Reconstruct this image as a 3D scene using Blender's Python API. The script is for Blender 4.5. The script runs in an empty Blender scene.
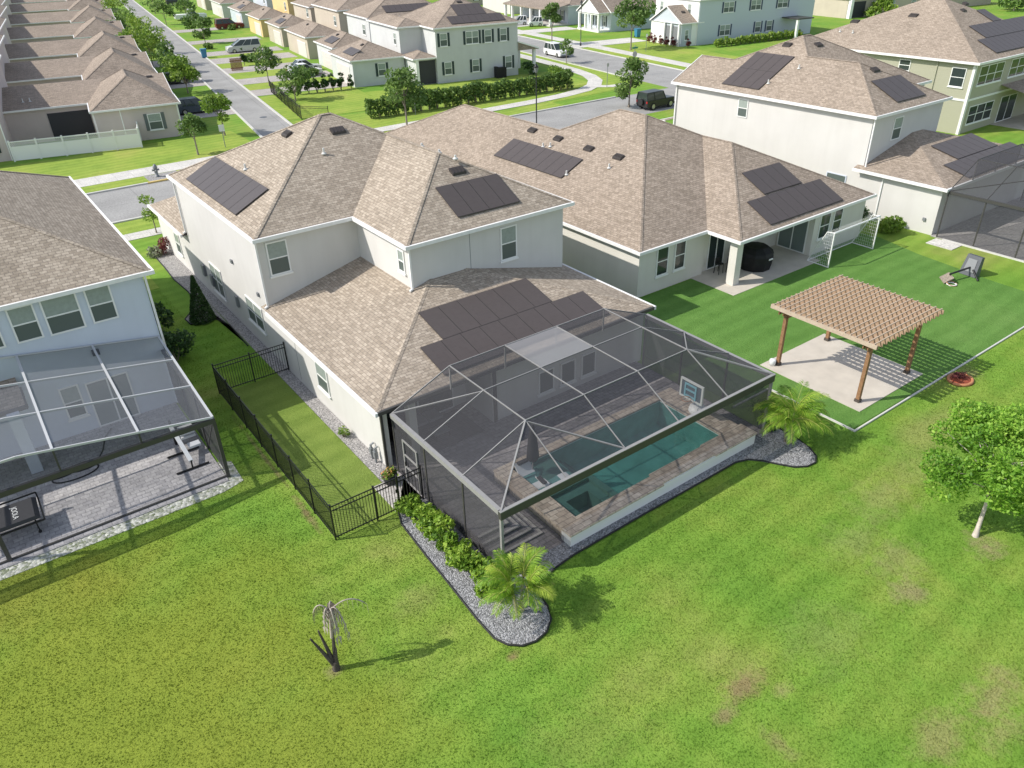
import bpy, math, random
import numpy as np
from mathutils import Vector, Matrix
random.seed(7); RNG = np.random.default_rng(11)
SC = bpy.context.scene
COL = SC.collection
PI = math.pi
TH = math.radians(9.0)          # the blocks beyond the front street are turned 9 degrees
CT, ST = math.cos(TH), math.sin(TH)
def W(v, u):                    # turned block coordinates -> world
    return (v*CT + u*ST, -v*ST + u*CT)

# ------------------------------------------------------------------ materials
MATS = {}
def nodes(name):
    m = bpy.data.materials.new(name); m.use_nodes = True
    nt = m.node_tree; nt.nodes.clear()
    out = nt.nodes.new('ShaderNodeOutputMaterial')
    MATS[name] = m
    def N(t, **k):
        n = nt.nodes.new(t)
        for a, v in k.items():
            if a.startswith('_'): n.inputs[a[1:].replace('__', ' ')].default_value = v
            else: setattr(n, a, v)
        return n
    return m, nt, out, N
def L(nt, a, b): nt.links.new(a, b)
def c4(c): return (c[0], c[1], c[2], 1.0)
def bsdf(N, rough=.8, metal=0., spec=.3, color=None):
    b = N('ShaderNodeBsdfPrincipled')
    b.inputs['Roughness'].default_value = rough; b.inputs['Metallic'].default_value = metal
    b.inputs['Specular IOR Level'].default_value = spec
    if color: b.inputs['Base Color'].default_value = c4(color)
    return b
def ramp(N, stops):
    r = N('ShaderNodeValToRGB'); e = r.color_ramp.elements
    while len(e) < len(stops): e.new(.5)
    for i, (p, c) in enumerate(stops):
        e[i].position = p; e[i].color = c4(c)
    return r
def simple(name, col, rough=.7, var=.08, scale=3., bump=0., bscale=60., metal=0., spec=.3, detail=4, streak=0.):
    """one colour with a broad procedural unevenness and, if wanted, a fine grain bump"""
    m, nt, out, N = nodes(name)
    b = bsdf(N, rough, metal, spec)
    g = N('ShaderNodeNewGeometry')
    n = N('ShaderNodeTexNoise'); n.inputs['Scale'].default_value = scale; n.inputs['Detail'].default_value = detail
    L(nt, g.outputs['Position'], n.inputs['Vector'])
    r = ramp(N, [(.3, [max(0, c*(1-var)) for c in col]), (.7, [min(1, c*(1+var)) for c in col])])
    L(nt, n.outputs['Fac'], r.inputs['Fac']); colr = r.outputs['Color']
    if name.startswith('stucco'): streak = .016
    if streak:                                        # faint rain streaks running down
        mp = N('ShaderNodeMapping'); mp.inputs['Scale'].default_value = (1.6, 1.6, .12); L(nt, g.outputs['Position'], mp.inputs['Vector'])
        n4 = N('ShaderNodeTexNoise'); n4.inputs['Scale'].default_value = 1.0; n4.inputs['Detail'].default_value = 6; n4.inputs['Roughness'].default_value = .65; L(nt, mp.outputs['Vector'], n4.inputs['Vector'])
        r4 = ramp(N, [(.32, (1-streak*2,1-streak*2.1,1-streak*2.3)), (.55, (1,1,1)), (.8, (1+streak*.5,)*3)]); L(nt, n4.outputs['Fac'], r4.inputs['Fac'])
        x4 = N('ShaderNodeMix', data_type='RGBA', blend_type='MULTIPLY'); x4.inputs['Factor'].default_value = 1; L(nt, colr, x4.inputs['A']); L(nt, r4.outputs['Color'], x4.inputs['B']); colr = x4.outputs['Result']
    L(nt, colr, b.inputs['Base Color'])
    if bump:
        n2 = N('ShaderNodeTexNoise'); n2.inputs['Scale'].default_value = bscale; n2.inputs['Detail'].default_value = 3
        L(nt, g.outputs['Position'], n2.inputs['Vector'])
        bp = N('ShaderNodeBump'); bp.inputs['Strength'].default_value = bump; bp.inputs['Distance'].default_value = .02
        L(nt, n2.outputs['Fac'], bp.inputs['Height']); L(nt, bp.outputs['Normal'], b.inputs['Normal'])
    L(nt, b.outputs['BSDF'], out.inputs['Surface'])
    return m
def bricks(name, c1, c2, mortar, bw, bh, ms=.06, rough=.9, bump=.6, offs=.5, big=.12, bigscale=.5, third=None, dist=.02, squash=1.0):
    """UV (metres) brick pattern: shingles, pavers, coping stones"""
    m, nt, out, N = nodes(name)
    b = bsdf(N, rough, 0, .2)
    uv = N('ShaderNodeUVMap')
    br = N('ShaderNodeTexBrick'); br.offset = offs; br.squash = squash
    br.inputs['Color1'].default_value = c4(c1); br.inputs['Color2'].default_value = c4(c2); br.inputs['Mortar'].default_value = c4(mortar)
    br.inputs['Scale'].default_value = 1.0; br.inputs['Mortar Size'].default_value = bh*ms
    br.inputs['Mortar Smooth'].default_value = .2; br.inputs['Brick Width'].default_value = bw; br.inputs['Row Height'].default_value = bh
    L(nt, uv.outputs['UV'], br.inputs['Vector'])
    g = N('ShaderNodeNewGeometry')
    n = N('ShaderNodeTexNoise'); n.inputs['Scale'].default_value = bigscale; n.inputs['Detail'].default_value = 5
    L(nt, g.outputs['Position'], n.inputs['Vector'])
    mr = N('ShaderNodeMapRange'); mr.inputs['From Min'].default_value = .25; mr.inputs['From Max'].default_value = .75
    mr.inputs['To Min'].default_value = 1-big; mr.inputs['To Max'].default_value = 1+big
    L(nt, n.outputs['Fac'], mr.inputs['Value'])
    n3 = N('ShaderNodeTexNoise'); n3.inputs['Scale'].default_value = 7.0; n3.inputs['Detail'].default_value = 3
    L(nt, g.outputs['Position'], n3.inputs['Vector'])
    mr3 = N('ShaderNodeMapRange'); mr3.inputs['From Min'].default_value = .3; mr3.inputs['From Max'].default_value = .7
    mr3.inputs['To Min'].default_value = .82; mr3.inputs['To Max'].default_value = 1.18
    L(nt, n3.outputs['Fac'], mr3.inputs['Value'])
    mm = N('ShaderNodeMath', operation='MULTIPLY'); L(nt, mr.outputs['Result'], mm.inputs[0]); L(nt, mr3.outputs['Result'], mm.inputs[1])
    hs = N('ShaderNodeHueSaturation'); L(nt, br.outputs['Color'], hs.inputs['Color']); L(nt, mm.outputs['Value'], hs.inputs['Value'])
    L(nt, hs.outputs['Color'], b.inputs['Base Color'])
    if bump:
        bp = N('ShaderNodeBump'); bp.invert = True
        bp.inputs['Strength'].default_value = bump; bp.inputs['Distance'].default_value = dist
        L(nt, br.outputs['Fac'], bp.inputs['Height']); L(nt, bp.outputs['Normal'], b.inputs['Normal'])
    L(nt, b.outputs['BSDF'], out.inputs['Surface'])
    return m
def screen_mat(name, base, graz, col):
    """insect screen: threads seen edge-on close up more of what lies behind"""
    m, nt, out, N = nodes(name)
    t = N('ShaderNodeBsdfTransparent'); d = N('ShaderNodeBsdfDiffuse'); d.inputs['Color'].default_value = c4(col)
    lw = N('ShaderNodeLayerWeight'); lw.inputs['Blend'].default_value = .5
    pw = N('ShaderNodeMath', operation='POWER'); pw.inputs[1].default_value = 2.2; L(nt, lw.outputs['Facing'], pw.inputs[0])
    ma = N('ShaderNodeMath', operation='MULTIPLY_ADD'); ma.inputs[1].default_value = graz; ma.inputs[2].default_value = base
    L(nt, pw.outputs['Value'], ma.inputs[0])
    g = N('ShaderNodeNewGeometry'); n = N('ShaderNodeTexNoise'); n.inputs['Scale'].default_value = .8; n.inputs['Detail'].default_value = 3
    L(nt, g.outputs['Position'], n.inputs['Vector'])
    ma2 = N('ShaderNodeMath', operation='MULTIPLY_ADD'); ma2.inputs[1].default_value = .10; L(nt, n.outputs['Fac'], ma2.inputs[0]); L(nt, ma.outputs['Value'], ma2.inputs[2])
    mx = N('ShaderNodeMixShader'); L(nt, ma2.outputs['Value'], mx.inputs['Fac'])
    L(nt, t.outputs['BSDF'], mx.inputs[1]); L(nt, d.outputs['BSDF'], mx.inputs[2]); L(nt, mx.outputs['Shader'], out.inputs['Surface'])
    return m
def leaf_mat(name, dark, mid, light, trans=.35):
    m, nt, out, N = nodes(name)
    a = N('ShaderNodeAttribute'); a.attribute_name = 'tint'
    r = ramp(N, [(0., dark), (.5, mid), (1., light)]); L(nt, a.outputs['Fac'], r.inputs['Fac'])
    d = bsdf(N, .55, 0, .35); L(nt, r.outputs['Color'], d.inputs['Base Color'])
    t = N('ShaderNodeBsdfTranslucent'); L(nt, r.outputs['Color'], t.inputs['Color'])
    mx = N('ShaderNodeMixShader'); mx.inputs['Fac'].default_value = trans
    L(nt, d.outputs['BSDF'], mx.inputs[1]); L(nt, t.outputs['BSDF'], mx.inputs[2]); L(nt, mx.outputs['Shader'], out.inputs['Surface'])
    return m
def lawn_mat(name, stains, tone=None, trans=0.):
    m, nt, out, N = nodes(name)
    b = bsdf(N, .9, 0, .15); g = N('ShaderNodeNewGeometry'); pos = g.outputs['Position']
    def noise(s, d=4, rough=.6):
        n = N('ShaderNodeTexNoise'); n.inputs['Scale'].default_value = s; n.inputs['Detail'].default_value = d; n.inputs['Roughness'].default_value = rough
        L(nt, pos, n.inputs['Vector']); return n.outputs['Fac']
    big = ramp(N, tone or [(.30, (.135, .275, .036)), (.47, (.18, .315, .043)), (.58, (.23, .33, .055)), (.72, (.285, .32, .085))])
    L(nt, noise(.16, 6, .6), big.inputs['Fac'])
    mid = ramp(N, [(.3, (.84, .88, .82)), (.55, (1, 1, 1)), (.8, (1.13, 1.08, 1.06))]); L(nt, noise(1.1, 6, .7), mid.inputs['Fac'])
    fine = ramp(N, [(.28, (.76, .79, .70)), (.5, (1, 1, 1)), (.74, (1.22, 1.2, 1.15))]); L(nt, noise(19., 4, .7), fine.inputs['Fac'])
    def mul(a, b_):
        x = N('ShaderNodeMix', data_type='RGBA', blend_type='MULTIPLY'); x.inputs['Factor'].default_value = 1
        L(nt, a, x.inputs['A']); L(nt, b_, x.inputs['B']); return x.outputs['Result']
    mp0 = N('ShaderNodeMapping'); mp0.inputs['Rotation'].default_value = (0,0,-.05); L(nt, pos, mp0.inputs['Vector'])
    wv = N('ShaderNodeTexWave'); wv.bands_direction = 'Y'; wv.inputs['Scale'].default_value = .27; wv.inputs['Distortion'].default_value = 2.6; wv.inputs['Detail'].default_value = 2; wv.inputs['Detail Scale'].default_value = .6
    L(nt, mp0.outputs['Vector'], wv.inputs['Vector'])
    band = ramp(N, [(.2, (.925, .94, .91)), (.8, (1.06, 1.05, 1.07))]); L(nt, wv.outputs['Fac'], band.inputs['Fac'])   # mowing lanes
    colr = mul(big.outputs['Color'], band.outputs['Color'])
    rag = noise(1.3, 8, .72); rag2 = noise(.35, 3, .5)
    for (cx, cy, rx, ry, col, amt) in stains:          # worn and dry places of the lawn
        mp = N('ShaderNodeMapping'); mp.vector_type = 'TEXTURE'
        mp.inputs['Location'].default_value = (cx, cy, 0); mp.inputs['Scale'].default_value = (rx, ry, 1000)
        L(nt, pos, mp.inputs['Vector'])
        ln = N('ShaderNodeVectorMath', operation='LENGTH'); L(nt, mp.outputs['Vector'], ln.inputs[0])
        ad = N('ShaderNodeMath', operation='MULTIPLY_ADD'); ad.inputs[1].default_value = .9 if rx > 3 else 2.8; L(nt, rag2 if rx > 3 else rag, ad.inputs[0]); L(nt, ln.outputs['Value'], ad.inputs[2])
        mr = N('ShaderNodeMapRange'); mr.inputs['From Min'].default_value = 1.5 if rx > 3 else 2.35; mr.inputs['From Max'].default_value = .85 if rx > 3 else 1.55
        mr.inputs['To Min'].default_value = 0; mr.inputs['To Max'].default_value = amt*(.95 if rx > 3 else .8)
        L(nt, ad.outputs['Value'], mr.inputs['Value'])
        x = N('ShaderNodeMix', data_type='RGBA'); x.inputs['B'].default_value = c4(col)
        L(nt, mr.outputs['Result'], x.inputs['Factor']); L(nt, colr, x.inputs['A']); colr = x.outputs['Result']
    colr = mul(mul(colr, mid.outputs['Color']), fine.outputs['Color'])
    L(nt, colr, b.inputs['Base Color'])
    bp = N('ShaderNodeBump'); bp.inputs['Strength'].default_value = .9; bp.inputs['Distance'].default_value = .06
    L(nt, noise(14., 4, .7), bp.inputs['Height'])
    if trans:
        tr = N('ShaderNodeBsdfTranslucent'); L(nt, colr, tr.inputs['Color']); mx = N('ShaderNodeMixShader'); mx.inputs['Fac'].default_value = trans
        L(nt, b.outputs['BSDF'], mx.inputs[1]); L(nt, tr.outputs['BSDF'], mx.inputs[2]); L(nt, mx.outputs['Shader'], out.inputs['Surface'])
    else:
        L(nt, bp.outputs['Normal'], b.inputs['Normal']); L(nt, b.outputs['BSDF'], out.inputs['Surface'])
    return m
def gravel_mat(name, c1, c2, scale=22.):
    m, nt, out, N = nodes(name)
    b = bsdf(N, .85, 0, .25); g = N('ShaderNodeNewGeometry')
    v = N('ShaderNodeTexVoronoi'); v.inputs['Scale'].default_value = scale; L(nt, g.outputs['Position'], v.inputs['Vector'])
    sx = N('ShaderNodeSeparateColor'); L(nt, v.outputs['Color'], sx.inputs['Color'])
    r = ramp(N, [(0, c1), (.6, c2), (1, [min(1, c*1.5) for c in c2])]); L(nt, sx.outputs['Red'], r.inputs['Fac'])
    L(nt, r.outputs['Color'], b.inputs['Base Color'])
    bp = N('ShaderNodeBump'); bp.invert = True; bp.inputs['Strength'].default_value = .9; bp.inputs['Distance'].default_value = .04
    L(nt, v.outputs['Distance'], bp.inputs['Height']); L(nt, bp.outputs['Normal'], b.inputs['Normal'])
    L(nt, b.outputs['BSDF'], out.inputs['Surface'])
    return m
def water_mat(name, tint):
    m, nt, out, N = nodes(name)
    t = N('ShaderNodeBsdfTransparent'); t.inputs['Color'].default_value = c4(tint)
    gl = N('ShaderNodeBsdfGlossy'); gl.inputs['Roughness'].default_value = .03
    g = N('ShaderNodeNewGeometry'); n = N('ShaderNodeTexNoise'); n.inputs['Scale'].default_value = 3.; n.inputs['Detail'].default_value = 2
    L(nt, g.outputs['Position'], n.inputs['Vector'])
    bp = N('ShaderNodeBump'); bp.inputs['Strength'].default_value = .15; bp.inputs['Distance'].default_value = .03
    L(nt, n.outputs['Fac'], bp.inputs['Height']); L(nt, bp.outputs['Normal'], gl.inputs['Normal'])
    f = N('ShaderNodeFresnel'); f.inputs['IOR'].default_value = 1.33
    mx = N('ShaderNodeMixShader'); L(nt, f.outputs['Fac'], mx.inputs['Fac'])
    L(nt, t.outputs['BSDF'], mx.inputs[1]); L(nt, gl.outputs['BSDF'], mx.inputs[2]); L(nt, mx.outputs['Shader'], out.inputs['Surface'])
    return m
def siding_mat(name, col):
    m, nt, out, N = nodes(name)
    b = bsdf(N, .7, 0, .25, col); uv = N('ShaderNodeUVMap')
    w = N('ShaderNodeTexWave'); w.wave_type = 'BANDS'; w.bands_direction = 'Y'; w.wave_profile = 'SAW'; w.inputs['Scale'].default_value = 1.6
    L(nt, uv.outputs['UV'], w.inputs['Vector'])
    bp = N('ShaderNodeBump'); bp.inputs['Strength'].default_value = .5; bp.inputs['Distance'].default_value = .03
    L(nt, w.outputs['Fac'], bp.inputs['Height']); L(nt, bp.outputs['Normal'], b.inputs['Normal'])
    L(nt, b.outputs['BSDF'], out.inputs['Surface'])
    return m
def solar_mat(name):
    m, nt, out, N = nodes(name)
    b = bsdf(N, .45, 0, .3); uv = N('ShaderNodeUVMap')
    br = N('ShaderNodeTexBrick'); br.offset = 0
    br.inputs['Color1'].default_value = (.082, .069, .066, 1); br.inputs['Color2'].default_value = (.088, .074, .071, 1); br.inputs['Mortar'].default_value = (.094, .080, .077, 1)
    br.inputs['Brick Width'].default_value = .168; br.inputs['Row Height'].default_value = .168; br.inputs['Mortar Size'].default_value = .004
    br.inputs['Scale'].default_value = 1
    L(nt, uv.outputs['UV'], br.inputs['Vector']); L(nt, br.outputs['Color'], b.inputs['Base Color'])
    L(nt, b.outputs['BSDF'], out.inputs['Surface'])
    return m
def flat(name, col, rough=.5, metal=0., spec=.5, coat=0.):
    m, nt, out, N = nodes(name)
    b = bsdf(N, rough, metal, spec, col); b.inputs['Coat Weight'].default_value = coat
    L(nt, b.outputs['BSDF'], out.inputs['Surface']); return m
def wood_mat(name, c1, c2, scale=6.):
    m, nt, out, N = nodes(name)
    b = bsdf(N, .75, 0, .2); g = N('ShaderNodeNewGeometry')
    n = N('ShaderNodeTexNoise'); n.inputs['Scale'].default_value = scale; n.inputs['Detail'].default_value = 5; n.inputs['Distortion'].default_value = 1.2
    L(nt, g.outputs['Position'], n.inputs['Vector']); r = ramp(N, [(.3, c1), (.7, c2)])
    L(nt, n.outputs['Fac'], r.inputs['Fac']); L(nt, r.outputs['Color'], b.inputs['Base Color']); L(nt, b.outputs['BSDF'], out.inputs['Surface']); return m

STAINS = [ # cx, cy, rx, ry, colour, strength: olive end of the lawn, worn and dry places
 (-2.0, 18.0, 9.5, 11.0, (.232, .28, .036), .9), (3.0, 13.0, 4.0, 5.0, (.24, .285, .04), .6), (-4., 26., 6., 3., (.24, .25, .04), .6),
 (13.9, 7.95, 1.0, .62, (.30, .20, .12), .95), (12.7, 7.7, .65, .35, (.33, .24, .14), .85), (13.2, 6.2, .35, .7, (.32, .25, .13), .7), (14.6, 7.2, .5, .3, (.33, .25, .14), .6),
 (21.3, 7.0, .9, .7, (.34, .27, .16), .8), (22.3, 8.1, 1.6, 1.0, (.31, .29, .13), .6), (16.9, 3.7, 1.5, .9, (.33, .27, .13), .75), (19.5, 3.4, 1.6, .8, (.34, .28, .14), .8), (18.3, 2.7, 1.2, .6, (.33, .28, .13), .7),
 (17.4, 7.6, 2.2, 1.6, (.26, .30, .10), .5), (24.8, 10.2, 1.8, 1.4, (.30, .30, .12), .6), (22.0, 9.4, 1.6, 1.3, (.29, .31, .12), .55), (25.4, 6.5, 1.0, .75, (.35, .27, .17), .95),
 (27.8, 10.4, 2.6, 1.6, (.30, .31, .11), .6), (31.5, 11.4, 3.2, 1.4, (.31, .31, .11), .6), (15.5, 12.0, 2.0, 1.0, (.25, .31, .07), .4), (9.0, 9.5, 2.5, 1.8, (.27, .29, .08), .4),
 (8.0, 16.8, 1.3, .9, (.29, .28, .11), .5), (4.4, 15.9, .35, .35, (.32, .25, .15), .8), (9.12, 13.0, .3, .26, (.26, .17, .10), .9), (36.9, 12.9, 1.2, .7, (.35, .26, .16), .6),
 (6.74, 23.5, .22, 1.6, (.27, .17, .11), .9), (6.80, 28.0, .13, 4.5, (.25, .17, .11), .75), (5.6, 17.5, .5, 5., (.25, .29, .07), .4),
]
M_lawn = lawn_mat('lawn', STAINS)
M_blade = lawn_mat('grass_blades', STAINS, None, .45)
M_lawn2 = lawn_mat('lawn_far_sunlit', [], [(.3,(.20,.30,.05)),(.45,(.26,.36,.06)),(.56,(.30,.38,.07)),(.7,(.35,.38,.09))])  # far lawns: low light through the blades put into a brighter green
M_turf = lawn_mat('turf', [(40.,20.,6.,3.,(.13,.245,.055),.5)], [(.3,(.105,.222,.046)),(.45,(.115,.236,.05)),(.56,(.122,.242,.053)),(.7,(.135,.25,.06))])
M_turf2 = lawn_mat('turf_pale', [], [(.3,(.165,.24,.045)),(.45,(.178,.252,.05)),(.56,(.185,.256,.053)),(.7,(.20,.262,.06))])
M_road = bricks('street_surface', (.325,.32,.31), (.305,.30,.29), (.21,.205,.20), 6.1, 4.7, .006, .95, .2, 0., .15, .3)
M_walk = bricks('pavement_slabs', (.60, .58, .54), (.54, .52, .49), (.42, .40, .38), 1.5, 1.5, .012, .9, .3, 0., .08)
M_drive = bricks('driveway_pavers', (.47, .43, .40), (.40, .37, .35), (.30, .28, .26), .3, .15, .08, .9, .3)
M_kerb = simple('kerb', (.56, .55, .52), .9, .08, 2.)
M_yellow = flat('kerb_paint', (.62, .46, .16), .8)
M_shingle = bricks('shingles_brown', (.44, .375, .30), (.30, .25, .195), (.20, .165, .14), .30, .16, .07, .95, .35, .43, .10, .35)
M_shingle2 = bricks('shingles_warm', (.39, .322, .26), (.27, .22, .172), (.20, .16, .125), .30, .16, .07, .95, .35, .43, .10, .35)
M_shingle3 = bricks('shingles_far', (.36, .295, .24), (.25, .205, .165), (.19, .155, .125), .4, .165, .08, .95, .3, .37, .12, .3)
M_stucco = simple('stucco_white', (.62, .605, .58), .9, .035, .6, .35, 55.)
M_stucco_b = simple('stucco_blue_grey', (.58, .63, .71), .9, .04, .6, .35, 55.)
M_stucco_w = simple('stucco_cream', (.66, .635, .58), .9, .035, .6, .3, 55.)
M_stucco_k = simple('stucco_bright', (.60, .585, .56), .9, .03, .6, .3, 55.)
M_stucco_p = simple('stucco_pinkish', (.56, .485, .46), .9, .04, .6, .2, 40.)
M_stucco_g = simple('stucco_blue', (.55, .56, .555), .9, .04, .6, .2, 40.)
M_stucco_y = simple('stucco_yellow', (.66, .50, .25), .9, .04, .6, .2, 40.)
M_stucco_t = simple('stucco_tan', (.50, .44, .36), .9, .04, .6, .2, 40.)
M_siding = siding_mat('siding_sage', (.40, .39, .30))
M_siding2 = siding_mat('siding_pale_blue', (.52, .57, .62))
M_white = flat('white_paint', (.80, .80, .78), .45)
M_gutter = simple('gutter_white', (.78, .775, .76), .5, .05, 4.)
M_glass = flat('window_glass', (.035, .048, .046), .06, 0, .5)
M_blind = simple('window_blind', (.30, .345, .315), .25, .08, 6.)
M_screenp = flat('window_screen', (.10, .125, .115), .35, 0, .4)
M_glass_l = flat('slider_glass', (.17, .21, .20), .08, 0, .5)
M_shut = flat('shutter_dark', (.025, .045, .045), .6)
M_shut2 = flat('shutter_blue', (.05, .07, .12), .6)
M_shut3 = flat('shutter_grey', (.13, .15, .15), .6)
M_door = flat('garage_door', (.62, .58, .54), .6)
M_vent = flat('roof_vent_metal', (.05, .042, .04), .6)
M_pipe = flat('vent_pipe', (.60, .60, .58), .6)
M_solar = solar_mat('solar_cells')
M_solarf = flat('solar_frame', (.06, .052, .05), .6, 0.)
M_alu = simple('bronze_frame', (.27, .265, .26), .45, .06, 5., spec=.5)
M_alu_d = flat('frame_dark', (.055, .053, .05), .45)
M_alu_w = flat('frame_pale', (.48, .49, .50), .4)
M_black = flat('black_metal', (.012, .012, .013), .4)
M_scr = screen_mat('insect_screen', .40, .42, (.082, .082, .088))
M_scr_l = screen_mat('insect_screen_skylit', .46, .40, (.30, .30, .31))  # same mesh, with the sky's reflection on one panel put into its colour
M_scr_w = screen_mat('insect_screen_wall', .54, .40, (.07, .07, .075))
M_scr_r = screen_mat('insect_screen_rear', .17, 1.0, (.085, .085, .09))
M_scr_b = screen_mat('insect_screen_side', .24, .40, (.23, .24, .26))
M_pav = bricks('patio_pavers', (.30, .28, .285), (.21, .195, .205), (.14, .13, .13), .34, .22, .05, .9, .5, .5, .2, 1.2)
M_pav_l = bricks('patio_pavers_pale', (.50, .475, .44), (.42, .40, .38), (.30, .28, .27), .4, .25, .05, .9, .4, .5, .12, 1.)
M_cop = bricks('coping_stone', (.58, .50, .41), (.43, .355, .285), (.26, .215, .18), .42, .24, .05, .85, .5, .5, .22, 2.)
M_slab = simple('patio_concrete', (.52, .475, .41), .9, .09, 1.2, .15, 40.)
M_plast = simple('pool_plaster', (.50, .68, .65), .8, .16, 1.6)
M_plast_g = simple('pool_plaster_grey', (.44, .45, .42), .8, .08, 3.)
M_water = water_mat('pool_water', (.52, .80, .77))
M_grav = gravel_mat('gravel_grey', (.12, .12, .125), (.29, .29, .30))
M_grav_l = gravel_mat('gravel_pale', (.17, .165, .165), (.36, .345, .335))
M_grav_w = gravel_mat('gravel_white', (.22, .25, .15), (.46, .46, .41), 9.)
M_edge = flat('bed_edging', (.018, .018, .018), .7)
M_wood = wood_mat('cedar', (.215, .115, .06), (.32, .185, .10))
M_wood_m = wood_mat('cedar_faded', (.34, .23, .15), (.45, .32, .22))
M_wood_l = wood_mat('cedar_weathered', (.42, .335, .255), (.53, .43, .33))
M_bark = simple('bark', (.26, .22, .18), .95, .3, 9., .6, 25.)
M_bark_p = simple('bark_pale', (.52, .46, .40), .95, .25, 7., .4, 25.)
M_leaf_tree = leaf_mat('leaves_oak', (.08, .20, .02), (.20, .40, .04), (.40, .60, .09), .42)
M_leaf_far = leaf_mat('leaves_street', (.07, .135, .032), (.15, .25, .06), (.25, .36, .10), .4)
M_leaf_yel = leaf_mat('leaves_lime', (.09, .18, .022), (.21, .33, .045), (.34, .45, .08), .4)
M_leaf_shrub = leaf_mat('leaves_shrub', (.07, .16, .02), (.21, .36, .035), (.40, .54, .08), .4)
M_leaf_dark = leaf_mat('leaves_dark', (.02, .055, .014), (.045, .10, .025), (.08, .16, .04), .25)
M_leaf_red = leaf_mat('leaves_red', (.10, .025, .03), (.19, .05, .05), (.28, .09, .07), .3)
M_leaf_pale = leaf_mat('leaves_silver', (.16, .20, .12), (.28, .32, .2), (.4, .42, .28), .3)
M_palm = leaf_mat('palm_leaflets', (.08, .19, .02), (.24, .42, .04), (.52, .62, .10), .45)
M_palmdead = simple('dead_fronds', (.40, .35, .30), .9, .2, 9.)
M_charred = simple('dead_stalk', (.085, .072, .062), .95, .3, 9.)
M_flower = leaf_mat('flowers', (.5, .12, .05), (.6, .35, .08), (.65, .55, .3), .3)
M_mulch = simple('red_mulch', (.30, .075, .04), .95, .3, 14., .8, 40.)
M_brickred = simple('terracotta', (.50, .22, .11), .85, .15, 6.)
M_tyre = flat('tyre', (.02, .02, .02), .85)
M_rim = flat('alloy', (.5, .5, .5), .3, .8)
M_lens = flat('lamp_lens', (.75, .75, .72), .1)
M_red = flat('tail_lens', (.35, .02, .02), .2)
M_grey = flat('grey_plastic', (.20, .21, .22), .5)
M_hoop = flat('dark_plastic', (.085, .092, .105), .45)
M_dgrey = flat('dark_grey_fabric', (.045, .045, .05), .8)
M_cover = simple('black_cover', (.014, .014, .015), .6, .2, 3.)
M_lounge = flat('white_resin', (.72, .74, .76), .35)
M_rug = bricks('woven_rug', (.085, .08, .09), (.07, .066, .075), (.12, .115, .125), 2., .12, .2, .9, 0)
M_blue = flat('blue_plastic', (.04, .20, .34), .45)
M_cyan = flat('cyan_trim', (.25, .52, .62), .4)
M_stopred = flat('sign_back', (.42, .40, .38), .5)
M_green_sign = flat('street_sign', (.03, .22, .12), .5)
M_net = flat('net_cord', (.7, .7, .7), .7)
M_acryl = flat('clear_board', (.12, .15, .18), .1)

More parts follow.
